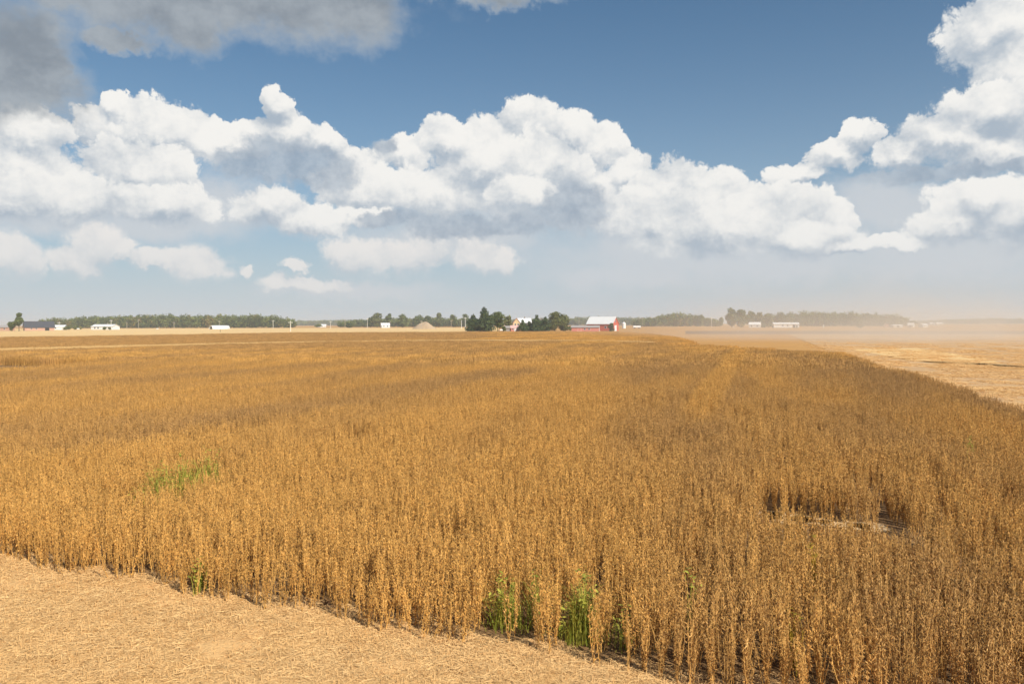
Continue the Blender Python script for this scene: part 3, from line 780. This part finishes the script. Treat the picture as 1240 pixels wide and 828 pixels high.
woods('woods', 46, 348, 930, 60, [(40, 10.5), (80, 14), (150, 15.5), (200, 16.5), (260, 16), (320, 15.5), (340, 12), (350, 9)], 'long dense green wood on the left horizon', M_WOODS, 21)
woods('treeline', 300, 470, 2300, 80, [(300, 6), (370, 6.5), (420, 7), (470, 6)], 'thin blue-green treeline far away between the two left woods', M_WOODS, 22, 20, 0.6)
woods('woods', 408, 566, 1100, 60, [(400, 6), (430, 9), (480, 10.5), (530, 11.5), (566, 9)], 'low green wood behind the white house and poles', M_WOODS, 23, 12)
woods('treeline', 560, 800, 1700, 80, [(560, 7), (640, 8), (700, 10), (740, 10.5), (790, 9.5), (800, 8)], 'far treeline behind the red barn and its yard', M_WOODS, 24, 17, 0.7)
woods('woods', 772, 874, 1000, 50, [(770, 8), (790, 11), (805, 14.5), (825, 16.5), (845, 15.5), (865, 11), (874, 7)], 'rounded dusty green wood right of the red barn', M_WOODS, 25)
woods('woods', 935, 1112, 950, 60, [(935, 12), (950, 15), (975, 18.5), (1000, 17.5), (1025, 17), (1050, 17), (1080, 15.5), (1100, 11), (1115, 4)], 'tall hazy wood on the right behind the long white shed', M_WOODS, 26)
woods('treeline', 1090, 1340, 2600, 80, [(1090, 3), (1140, 4.5), (1180, 6.5), (1240, 6.5), (1340, 7)], 'thin hazy treeline at the right end of the horizon', M_WOODS, 27, 20, 0.6)

G1 = 'trees around the red farmstead'
tree(573, 432, 400.5, 380.5, 21, 'dark green spruce at the left end of the farmstead trees', 'conifer', M_CONIF, G1, 31, 'spruce_tree', 0.05)
tree(586.5, 430, 400.5, 372.5, 27, 'tallest dark green spruce of the farmstead trees', 'conifer', M_CONIF, G1, 32, 'spruce_tree', 0.05)
tree(603, 436, 400.5, 377, 21, 'broad green tree with a visible trunk right of the tallest spruce', 'round', M_LEAF, G1, 33, 'tree', 0.22)
tree(616, 500, 398.5, 380.5, 9, 'slender pale green tree behind the grey shed', 'slender', M_LEAFY, G1, 34, 'tree', 0.15)
bush(609.5, 424, 401, 394.5, 6, 'round dark bush in front of the grey shed', M_LEAF, G1, 35)
tree(633, 424, 401, 387.5, 12, 'small dark spruce in front of the cream farmhouse', 'conifer', M_CONIF, G1, 36, 'spruce_tree', 0.04)
tree(641, 432, 400.5, 389, 14, 'low bushy spruce right of the cream farmhouse', 'conifer', M_CONIF, G1, 37, 'spruce_tree', 0.04)
tree(650, 428, 401, 382, 17, 'pointed spruce midway between farmhouse and round tree', 'conifer', M_CONIF, G1, 38, 'spruce_tree', 0.04)
tree(660, 431, 400.5, 384, 17, 'blunt topped spruce against the round tree', 'conifer', M_CONIF, G1, 39, 'spruce_tree', 0.04)
tree(672, 435, 400.5, 378, 21, 'large round lighter green tree, left half of the pair beside the low red shed', 'round', M_LEAFY, G1, 40, 'tree', 0.10)
tree(682, 438, 400.5, 380.5, 20, 'large round lighter green tree, right half of the pair beside the low red shed', 'round', M_LEAFY, G1, 41, 'tree', 0.10)
bush(690, 424, 401.5, 395, 8, 'olive bush at the left end of the low red shed', M_LEAFY, G1, 42)
tree(740.5, 410, 401.6, 391.5, 7.5, 'dark rounded evergreen in front of the red barn', 'slender', M_CONIF, G1, 43, 'tree', 0.03)
G2 = 'trees along the far road on the left'
tree(23.5, 520, 400, 377.5, 11, 'tall slender dark tree beside the dark roofed barn', 'slender', M_LEAF, G2, 51, 'tree', 0.2)
bush(15, 520, 400, 388, 8, 'bush left of the tall slender tree', M_LEAF, G2, 52)
bush(84, 640, 399.5, 393.5, 9, 'green bush left of its twin by the white bungalow', M_LEAFY, G2, 53)
bush(92, 640, 399.5, 394, 8, 'green bush nearest the white bungalow', M_LEAFY, G2, 54)
bush(127, 625, 399.7, 395.8, 4.5, 'left dark bush in front of the white bungalow', M_LEAF, G2, 55)
bush(133, 625, 399.7, 396.3, 4, 'right dark bush in front of the white bungalow', M_LEAF, G2, 56)
tree(457, 900, 396.8, 379, 15, 'tall tree left of the small white house by the poles', 'round', M_LEAFY, G2, 57, 'tree', 0.12)
tree(449, 900, 396.8, 384.5, 9, 'smaller tree on the left flank of the tall one by the poles', 'round', M_LEAF, G2, 58, 'tree', 0.12)
tree(471.5, 920, 396.6, 379.7, 9, 'upright tree right behind the small white house', 'slender', M_LEAF, G2, 59, 'tree', 0.12)
tree(488, 900, 396.8, 381, 15, 'dark round tree left of the tan mound', 'round', M_LEAF, G2, 60, 'tree', 0.05)
tree(507, 960, 396.3, 381.5, 15, 'tree behind the tan mound', 'round', M_LEAF, G2, 61, 'tree', 0.05)
tree(519, 960, 396.3, 382.5, 13, 'second tree behind the right slope of the tan mound', 'round', M_LEAF, G2, 62, 'tree', 0.05)
tree(531.5, 950, 396.5, 379, 10, 'upright pale tree right of the tan mound', 'slender', M_LEAFY, G2, 63, 'tree', 0.08)
tree(549, 950, 396.3, 381, 12, 'round tree left of the two white posts', 'round', M_LEAF, G2, 64, 'tree', 0.08)
tree(564, 950, 396.3, 380.2, 11, 'round tree behind the right one of the two white posts', 'round', M_LEAF, G2, 65, 'tree', 0.08)
bush(385, 1000, 396.8, 392.5, 9, 'low bush beside the tiny white house by the far treeline', M_LEAF, G2, 66)
bush(421, 880, 397, 389, 16, 'wide bush between the second and third pole from the far treeline', M_LEAF, G2, 67)
G3 = 'trees around the white house on the right'
tree(886, 740, 396.5, 372.6, 15, 'tall grey-green tree at the left end of the group by the white house', 'round', M_LEAF, G3, 71, 'tree', 0.06)
tree(898, 745, 396.5, 374.5, 16, 'tall dense grey-green tree second in the group by the white house', 'round', M_LEAF, G3, 72, 'tree', 0.06)
tree(909, 790, 396, 376.5, 13, 'middle tree of the group, above the white house', 'round', M_LEAF, G3, 73, 'tree', 0.08)
tree(919, 790, 396, 377.5, 12, 'tree right above the white house gable', 'round', M_LEAFY, G3, 74, 'tree', 0.08)
tree(929, 795, 396, 379, 14, 'lighter yellow-green tree between white house and long shed', 'round', M_LEAFY, G3, 75, 'tree', 0.05)
tree(944, 830, 395.6, 377, 16, 'light green tree rising over the left end of the long white shed', 'round', M_LEAFY, G3, 76, 'tree', 0.05)
tree(873, 950, 395.2, 383.8, 6, 'small tree standing alone between the rounded wood and the tall group', 'round', M_LEAF, G3, 77, 'tree', 0.12)
bush(925, 700, 396.4, 392.6, 7, 'low bush between white house and long white shed', M_LEAF, G3, 78)
bush(939.5, 690, 396.8, 392.9, 7, 'dark bush against the left end of the long white shed', M_LEAF, G3, 79)
bush(1041, 640, 397, 387.5, 13, 'dark dusty bush in front of the tall hazy wood', M_LEAF, G3, 80)

# ------------------------------------------------------------------ buildings
M_RED = boards('red_boards', (0.52, 0.115, 0.075), 0.3)
M_REDL = boards('faded_red_boards', (0.58, 0.22, 0.17), 0.3)
M_PINKROOF = boards('faded_pink_roof', (0.62, 0.38, 0.34), 0.4)
M_ROOFW = boards('pale_metal_roof', (0.66, 0.66, 0.65), 0.6)
M_ROOFG = boards('grey_shingles', (0.34, 0.31, 0.29), 0.35, False)
M_ROOFD = boards('dark_shingles', (0.065, 0.065, 0.075), 0.35, False)
M_WHITE = boards('white_siding', (0.78, 0.77, 0.74), 0.25, False, 0.06)
M_WMETAL = boards('white_sheet_metal', (0.80, 0.79, 0.76), 0.5, True, 0.05)
M_CREAM = boards('cream_siding', (0.72, 0.52, 0.27), 0.25, False)
M_PINK = boards('weathered_boards', (0.50, 0.30, 0.22), 0.3)
M_GLASS = plain('window_glass', (0.05, 0.06, 0.075), 0.1, 2, 0.15, 0.5)
M_DARKIN = plain('dark_opening', (0.03, 0.028, 0.026), 0.2, 2, 0.9)
M_TRIM = plain('white_trim', (0.80, 0.79, 0.76), 0.05)
M_POLE = plain('weathered_wood', (0.42, 0.36, 0.29), 0.2, 4, 0.8, 0.2, True)
M_POLEW = plain('pale_post', (0.72, 0.69, 0.62), 0.1, 3)
M_STEEL = plain('galvanised_steel', (0.55, 0.55, 0.54), 0.12, 1.5, 0.4, 0.5)

def building(px, d, wpx, depth, wall_h, roof_h, label, cat='barn', wall=M_RED, roof=M_ROOFW, rz=0.0, name='barn', openings=(), end=(), group=None, over=0.4, chimney=None, gambrel=False):
    """gabled building, ridge along its own x; openings on the camera side (kind, u, z0, w, h), end on the right gable end"""
    L = m(wpx, d); x = wx(px, d); o = empty(name, (x, d, 0), rz); hx, hy = L / 2, depth / 2
    wb = MB(); gp = [(-hy, 0), (hy, 0), (hy, wall_h), (0, wall_h + roof_h), (-hy, wall_h)]
    if gambrel: gp = [(-hy, 0), (hy, 0), (hy, wall_h), (hy * .6, wall_h + roof_h * .65), (0, wall_h + roof_h), (-hy * .6, wall_h + roof_h * .65), (-hy, wall_h)]
    n = len(gp); vs = [(-hx, a, b) for a, b in gp] + [(hx, a, b) for a, b in gp]
    wb.add(vs, [tuple(range(n - 1, -1, -1)), tuple(range(n, 2 * n))] + [(i, (i + 1) % n, n + (i + 1) % n, n + i) for i in range(n)])
    wb.build('wall', wall, o)
    rb = MB(); prof = gp[2:]; t = 0.16
    a0, b0 = prof[0]; a1, b1 = prof[1]; k = over / max(0.1, math.hypot(a0 - a1, b0 - b1))
    prof = [(a0 + (a0 - a1) * k, b0 + (b0 - b1) * k)] + prof[1:-1] + [(-(a0 + (a0 - a1) * k), b0 + (b0 - b1) * k)]
    for i in range(len(prof) - 1):
        (p, q), (p2, q2) = prof[i], prof[i + 1]
        X = hx + over
        rb.add([(-X, p, q + .02), (X, p, q + .02), (X, p2, q2 + .02), (-X, p2, q2 + .02), (-X, p, q + t), (X, p, q + t), (X, p2, q2 + t), (-X, p2, q2 + t)],
               [(0, 1, 2, 3), (7, 6, 5, 4), (0, 4, 5, 1), (1, 5, 6, 2), (2, 6, 7, 3), (3, 7, 4, 0)])
    ro = rb.build('roof', roof, o)
    def opening(kind, side, u, z0, w, h):
        f = MB(); g = MB(); e = 0.05
        if side == 'front':
            f.box(u - w/2 - .1, u + w/2 + .1, -hy - e, -hy - .004, z0 - .1, z0 + h + .1); g.box(u - w/2, u + w/2, -hy - e - .03, -hy - e - .004, z0, z0 + h)
        else:
            f.box(hx + .004, hx + e, u - w/2 - .1, u + w/2 + .1, z0 - .1, z0 + h + .1); g.box(hx + e + .004, hx + e + .03, u - w/2, u + w/2, z0, z0 + h)
        if kind == 'window':
            wo = f.build('window', M_TRIM, o); g.build('pane', M_GLASS, wo)
        elif kind == 'dark':
            g.build('doorway', M_DARKIN, o)
        else:
            do = g.build('door', wall if kind == 'door' else M_TRIM, o); f.build('door_frame', M_TRIM, do)
    for (kd, u, z0, w, h) in openings: opening(kd, 'front', u, z0, w, h)
    for (kd, u, z0, w, h) in end: opening(kd, 'end', u, z0, w, h)
    if chimney is not None:
        cb = MB(); cb.box(chimney - .35, chimney + .35, -.35, .35, wall_h + roof_h * .7, wall_h + roof_h + 1.0); cb.build('chimney', M_ROOFG, ro)
    return tag(o, label, cat, group)

D = 432
building(730, 436, 33, 9.0, 3.9, 3.7, 'big red barn with a bright metal roof behind the low red shed', wall=M_RED, rz=rad(-30), openings=(('door', -1.5, .02, 3.2, 3.2), ('window', 3.5, 1.4, 1.0, 1.1), ('window', -5.2, 1.4, 1.0, 1.1)), end=(('wdoor', 0, .02, 2.6, 2.9), ('window', 0, 4.6, 1.0, 1.1)), over=.5)
building(709, 414, 33, 5.0, 2.0, 0.85, 'long low red shed with grey roof in front of the big barn', 'shed', M_REDL, M_ROOFG, rad(-8), 'shed', (('door', -3, .02, 1.6, 1.7), ('window', 2.0, .8, .9, .7), ('window', -.3, .8, .9, .7)), (('wdoor', 0, .02, 2.6, 1.8),), over=.35)
farmhouse = building(634, 450, 17, 6.5, 4.6, 2.4, 'two storey cream farmhouse with white roof and gabled front wing among the spruces', 'house', M_CREAM, M_ROOFW, rad(4), 'farmhouse', (('window', -2.4, 3.0, .9, 1.3), ('window', 1.2, 3.0, .9, 1.3), ('window', 2.9, 3.0, .9, 1.3), ('wdoor', 0, .02, 1.0, 2.1)), (('window', 0, 3.2, .9, 1.2),), chimney=.6)
wing = building(625.5, 442, 8.0, 4.0, 4.4, 2.6, 'cream gabled wing at the left front of the farmhouse', 'house', M_CREAM, M_REDL, rad(-86), 'house', (), (('window', -.8, 2.8, .7, 1.3), ('window', .8, 2.8, .7, 1.3)), over=.3)
def absorb(house, part):
    """the wing belongs to the house: hand its walls, roof and windows over"""
    mw = lambda o: Matrix.Translation(o.location) @ Matrix.Rotation(o.rotation_euler.z, 4, 'Z')
    t = mw(house).inverted() @ mw(part)
    for o in [o for o in C.objects if o.parent == part]:
        o.parent = house; o.matrix_basis = t @ o.matrix_basis
    bpy.data.objects.remove(part)
absorb(farmhouse, wing)
building(624, 428, 11, 3.2, 1.7, 1.3, 'pinkish red lean building with white trim below the farmhouse gable', 'shed', M_REDL, M_PINKROOF, rad(2), 'porch_shed', (('window', -1.4, .8, .7, .7), ('window', 1.2, .8, .7, .7), ('wdoor', 0, .02, .9, 1.6)), over=.25)
building(616.5, 440, 11, 5.0, 1.7, 1.0, 'grey weathered shed left of the pinkish red building', 'shed', M_ROOFG, M_ROOFG, rad(0), 'shed', (('dark', 1.2, .02, 1.6, 1.5),))
building(47.5, 560, 31, 11.0, 2.2, 4.2, 'long barn with a big dark roof and pinkish walls at far left', 'barn', M_PINK, M_ROOFD, rad(36), openings=(('dark', 4.5, .02, 2.6, 1.9), ('window', -2, 1.0, 1, .8), ('window', -5, 1.0, 1, .8)))
building(7, 545, 15, 7.0, 2.4, 1.4, 'low pinkish house at the left border of the photo', 'house', M_PINK, M_ROOFG, rad(-6), 'house', (('window', -1.5, 1, 1, 1), ('window', 2, 1, 1, 1)), chimney=1.5)
building(73, 640, 13, 7.0, 2.2, 1.6, 'small white house behind the first pole, right of the dark roofed barn', 'house', M_WHITE, M_ROOFW, rad(10), 'house', (('window', -2.0, .9, 1, 1.1), ('wdoor', .4, .02, 1, 1.9)))
building(128, 640, 29, 9.0, 2.5, 1.7, 'long white bungalow with pale roof in front of the left wood', 'house', M_WHITE, M_ROOFW, rad(-12), 'house', (('window', -6, .9, 1.3, 1.1), ('window', -3, .9, 1.3, 1.1), ('wdoor', 0, .02, 1, 2), ('window', 4, .9, 1.6, 1.1)), chimney=2)
building(466.5, 860, 10, 7.0, 2.8, 2.2, 'small white house between the two trees by the poles', 'house', M_WHITE, M_WMETAL, rad(20), 'house', (('window', -2, 1, 1, 1.2), ('window', 2, 1, 1, 1.2)))
building(390.5, 1050, 9, 7.0, 2.2, 1.6, 'tiny white house beside the low bush by the far treeline', 'house', M_WHITE, M_WMETAL, rad(8), 'house', (('window', 0, .9, 1.2, 1.1),))
building(914, 720, 13, 7.0, 2.6, 2.2, 'white house with gable under the tall group of trees', 'house', M_WHITE, M_WMETAL, rad(-24), 'house', (('window', -2.5, .9, 1, 1.2), ('wdoor', 0, .02, 1, 2), ('window', 2.5, .9, 1, 1.2)), (('window', 0, 1, 1, 1.2),), chimney=-1.5)
building(951, 690, 29, 10.0, 3.1, 1.3, 'long white metal shed with pale roof in front of the right wood', 'shed', M_WMETAL, M_WMETAL, rad(-10), 'pole_shed', (('dark', 6.2, .02, 2.2, 2.4), ('dark', 8.6, .02, 1.2, 2.0), ('window', -3, 1.4, 1.2, .9), ('window', 1, 1.4, 1.2, .9)), over=.5)
building(1085, 700, 11, 7.0, 1.6, .7, 'low flat white shed at the right, left of its white neighbour', 'shed', M_WMETAL, M_WMETAL, 0, 'shed', (('dark', 0, .02, 2, 1.3),))
building(1103, 700, 6, 6.0, 1.9, 1.9, 'small white gabled shed second in the dusty row on the right', 'shed', M_WHITE, M_WMETAL, rad(-40), 'shed', (('dark', 0, .02, 1, 1.6),))
building(1117.5, 690, 7, 6.0, 2.0, 1.2, 'white hut at the right end of the dusty row', 'shed', M_WHITE, M_WMETAL, rad(12), 'shed', (('window', -1, .8, .9, .8),))
building(1073, 700, 4, 4.0, 2.0, 1.6, 'small tan hut at the left end of the dusty row on the right', 'shed', M_PINK, M_ROOFG, rad(80), 'shed', (('dark', 0, .02, .8, 1.5),))
building(1128, 1500, 6, 9.0, 2.4, 1.4, 'far white barn, left one of two beyond the dusty row', 'barn', M_WMETAL, M_WMETAL, 0, 'barn', (('dark', 0, .02, 2, 2),))
building(1136.5, 1480, 7, 9.0, 2.8, 1.6, 'far white barn, right one of two beyond the dusty row', 'barn', M_WMETAL, M_WMETAL, rad(-5), 'barn', (('dark', 1, .02, 2, 2),))

def hoop_house(px, d, label):
    """white hoop building, round front with a dark opening to the left"""
    o = empty('hoop_barn', (wx(px, d), d, 0), rad(-42)); Rr, Ln = 3.3, 16.0
    cb = MB(); n = 14; ang = [math.pi * i / n for i in range(n + 1)]
    vs = [(-Rr * math.cos(a), y, Rr * .95 * math.sin(a)) for y in (-Ln / 2, Ln / 2) for a in ang]
    vs += [(-(Rr - .12) * math.cos(a), y, (Rr - .12) * .95 * math.sin(a)) for y in (-Ln / 2, Ln / 2) for a in ang]
    k = n + 1
    fs = [(i, i + 1, k + i + 1, k + i) for i in range(n)] + [(2*k + i, 3*k + i, 3*k + i + 1, 2*k + i + 1) for i in range(n)] + [(i, 2*k + i, 2*k + i + 1, i + 1) for i in range(n)] + [(k + i, k + i + 1, 3*k + i + 1, 3*k + i) for i in range(n)]
    cb.add(vs, fs); cb.build('cover', M_WMETAL, o, True)
    eb = MB(); r2 = Rr - .14; pv = [(-r2 * math.cos(a), Ln / 2 - .4, r2 * .95 * math.sin(a)) for a in ang]; eb.add(pv, [tuple(range(k))]); eb.build('back_wall', M_WMETAL, o)
    fb = MB(); pv = [(-r2 * math.cos(a), -Ln / 2 + .3, r2 * .95 * math.sin(a)) for a in ang]; q = [(-1.7, -Ln/2+.3, 0), (-1.7, -Ln/2+.3, 2.0), (1.7, -Ln/2+.3, 2.0), (1.7, -Ln/2+.3, 0)]
    fb.add(pv + q, [(0, 1, 2, 3, 4, k + 1, k), (4, 5, 6, 7, 8, 9, 10, k + 2, k + 1), (10, 11, 12, 13, 14, k + 3, k + 2)]); fb.build('front_wall', M_WMETAL, o)
    db = MB(); db.box(-1.7, 1.7, -Ln/2+.9, -Ln/2+.95, 0, 2.0); db.build('doorway', M_DARKIN, o)
    return tag(o, label, 'barn')
hoop_house(266, 690, 'white round roofed hoop barn with a dark opening before the left wood')

def mound(px, d, wpx, hpx, label):
    rg = random.Random(5); w, h = m(wpx, d), m(hpx, d); mb = MB(); nr, na = 12, 40; vs = []
    for i in range(nr + 1):
        t = i / nr
        for j in range(na):
            a = 6.283 * j / na; q = mnoise.noise((math.cos(a) * 2 * t, math.sin(a) * 2 * t, 3)) * .25
            vs.append((math.cos(a) * w / 2 * t * (1 + q * .3), math.sin(a) * 4.5 * t * (1 + q * .3), h * max(0, (1 - t ** 1.5)) * (1 + q) - .05))
    mb.add(vs, [(i*na+j, (i+1)*na+j, (i+1)*na+(j+1) % na, i*na+(j+1) % na) for i in range(nr) for j in range(na)])
    o = mb.build('dirt_mound', plain('mound_soil', (0.38, 0.28, 0.18), .25, .8, .95), None, True); o.location = (wx(px, d), d, 0)
    return tag(o, label, 'mound')
mound(514, 640, 30, 8.5, 'tan heaped mound in front of the poles and trees')

def tank(px, d, label):
    o = empty('silo', (wx(px, d), d, 0)); b = MB(); b.tube([(0, 0, 0), (0, 0, 4.1)], [1.5, 1.5], 20); b.build('bin_wall', M_STEEL if False else M_TRIM, o, False)
    c = MB(); c.tube([(0, 0, 4.1), (0, 0, 4.15), (0, 0, 5.2)], [1.6, 1.6, .2], 20); c.build('cone_roof', M_TRIM, o)
    return tag(o, label, 'silo')
tank(755.5, 640, 'short white round grain bin at the right end of the big red barn')

def trailer(px, d, label):
    o = empty('farm_trailer', (wx(px, d), d, 0), rad(4)); b = MB(); b.box(-3.0, 3.0, -1.2, 1.2, .8, 2.2); b.build('box', M_TRIM, o)
    c = MB(); c.box(-3.6, 3.4, -.5, .5, .6, .79); c.build('chassis', M_STEEL, o)
    for sx in (-1.8, 1.8):
        for sy in (-1.05, 1.05):
            w = MB(); w.tube([(sx, sy - .12, .42), (sx, sy + .12, .42)], [.42, .42], 16); w.build('wheel', M_DARKIN, o)
    return tag(o, label, 'trailer')
trailer(771, 640, 'white farm trailer standing in the field right of the grain bin')

def small_box(px, d, wpx, h, label, name='fuel_tank', cat='tank'):
    o = empty(name, (wx(px, d), d, 0)); w = m(wpx, d); b = MB()
    b.tube([(-w/2, 0, h * .62), (-w/2 + .1, 0, h * .62), (w/2 - .1, 0, h * .62), (w/2, 0, h * .62)], [h * .2, h * .38, h * .38, h * .2], 14); b.build('vessel', M_TRIM, o)
    for sx in (-.3, .3):
        l = MB(); l.box(sx * w - .06, sx * w + .06, -.25, .25, 0, h * .3); l.build('stand', M_STEEL, o)
    return tag(o, label, cat)
small_box(607, 420, 3.6, 1.1, 'small white tank on the ground left of the grey shed')
small_box(95, 625, 3.0, 1.3, 'small white tank beside the bushes by the white bungalow')
small_box(191, 640, 2.6, 1.0, 'small white tank before the middle of the left wood')

# ------------------------------------------------------------------ poles
def pole(px, d, top_py, label, arm=True, mat=M_POLE, group='utility poles along the far road', name='utility_pole', r=0.16):
    base = hor(px) + FPX * CAM_H / d
    h = m(base - top_py, d); o = empty(name, (wx(px, d), d, 0), rad(RS.uniform(-25, 25)))
    b = MB(); b.tube([(0, 0, -.2), (0, 0, h)], [r * 1.15, r * .8], 9); b.build('pole', mat, o)
    if arm:
        a = MB(); a.box(-1.2, 1.2, -r - .12, -r - .004, h - 1.0, h - .8); ao = a.build('crossarm', mat, o)
        for ux in (-1.05, -.45, .45, 1.05):
            i = MB(); i.tube([(ux, -r - .06, h - .798), (ux, -r - .06, h - .6)], [.05, .035], 7); i.build('insulator', M_STEEL, ao)
    return tag(o, label, 'pole', group)
pole(72, 625, 389.5, 'utility pole in front of the small white house right of the dark roofed barn', mat=M_POLEW)
pole(135, 620, 387, 'utility pole rising over the white bungalow roof', mat=M_POLEW)
pole(154, 700, 389.5, 'thin utility pole just right of the white bungalow')
pole(168, 700, 386.5, 'utility pole before the left part of the long wood, second after the bungalow')
pole(211, 720, 389.5, 'utility pole before the middle of the long left wood')
pole(266, 700, 388, 'utility pole sticking up behind the hoop barn')
pole(331, 700, 387.5, 'utility pole before the right end of the long left wood', mat=M_POLEW)
pole(352, 430, 388.5, 'pale nearer pole at the gap right of the long left wood', mat=M_POLEW)
pole(400.5, 760, 388.5, 'first utility pole right of the tiny white house', mat=M_POLEW)
pole(418, 760, 387, 'utility pole left of the wide bush and tall tree')
pole(445, 760, 385, 'taller pale utility pole just left of the tall tree by the small white house', mat=M_POLEW)
pole(472.5, 760, 388.5, 'utility pole right of the small white house')
pole(510.5, 625, 388, 'utility pole in front of the tan mound')
pole(546.5, 760, 387.5, 'utility pole right of the tan mound and upright pale tree')
pole(559, 640, 387.5, 'left one of two white posts before the farmstead spruces', False, M_TRIM, None, 'post')
pole(563.5, 640, 384, 'right and taller one of two white posts before the farmstead spruces', True, M_TRIM, None, 'post')
pole(701, 700, 388, 'utility pole behind the low red shed')
pole(778, 820, 385, 'faint utility pole at the left foot of the rounded wood')
pole(861.5, 740, 384, 'utility pole between the rounded wood and the tall tree group', mat=M_POLEW)
pole(1172, 760, 387.5, 'lone hazy utility pole at the right', mat=M_POLEW)
pole(744.5, 405, 397, 'short white post at the corner of the big red barn', False, M_TRIM, None, 'post', .15)
pole(888.5, 640, 395, 'short white post below the tall tree group', False, M_TRIM, None, 'post', .22)
pole(910, 560, 397.5, 'short tan post in the field below the white house', False, M_POLEW, None, 'post', .2)
pole(997, 660, 392.8, 'short tan post before the hazy wood', False, M_POLEW, None, 'post', .5)
pole(267, 420, 399.0, 'small dark post in the field below the hoop barn', False, M_BARK, None, 'post', .12)

# ------------------------------------------------------------------ air: haze over everything and the dust of the harvest
def volume_box(name, x0, x1, y0, y1, z0, z1, mat, kind='stuff'):
    b = MB(); b.box(x0, x1, y0, y1, z0, z1); o = b.build(name, mat); return tag(o, kind=kind)
def haze():
    mt = bpy.data.materials.new('haze_air'); mt.use_nodes = True; nt = mt.node_tree; nt.nodes.clear()
    v = nt.nodes.new('ShaderNodeVolumePrincipled'); o = nt.nodes.new('ShaderNodeOutputMaterial')
    v.inputs['Color'].default_value = (0.80, 0.89, 0.97, 1); v.inputs['Density'].default_value = 0.00023; v.inputs['Anisotropy'].default_value = 0.1
    nt.links.new(v.outputs[0], o.inputs['Volume'])
    volume_box('haze', -14500, 14500, -14500, 14500, -1.1, 30.0, mt)
haze()
def dust():
    mt = bpy.data.materials.new('field_dust'); mt.use_nodes = True; nt = mt.node_tree; nt.nodes.clear()
    v = nt.nodes.new('ShaderNodeVolumePrincipled'); o = nt.nodes.new('ShaderNodeOutputMaterial')
    v.inputs['Color'].default_value = (0.87, 0.785, 0.68, 1)
    tc = nt.nodes.new('ShaderNodeTexCoord'); g = S(nt, tc.outputs['Generated'])
    q = vmath(nt, 'MULTIPLY_ADD', g, (2, 2, 1), (-1, -1, 0))
    x, y, z = sep(nt, q)
    fall = ((1.0 - x * x).max(0.0)).pow(1.4) * ((1.0 - y * y).max(0.0)) * ((1.0 - z).max(0.0).pow(3.4))
    n = noise(nt, vmath(nt, 'MULTIPLY', objco(nt), (1, 1, 1.8)), 0.015, 5.0, 0.62, 0.8)
    nt.links.new((fall * (n.smooth(0.40, 0.66) * 0.90 + 0.10) * 0.036).o, v.inputs['Density'])
    nt.links.new(v.outputs[0], o.inputs['Volume'])
    b = MB(); b.box(-115, 115, -130, 130, 0, 26); ob = b.build('dust', mt); ob.location = (138, 182, 0.02); ob.rotation_euler = (0, 0, rad(14))
    tag(ob, 'pale brown dust drifting over the harvested field on the right', 'dust', kind='stuff')
dust()
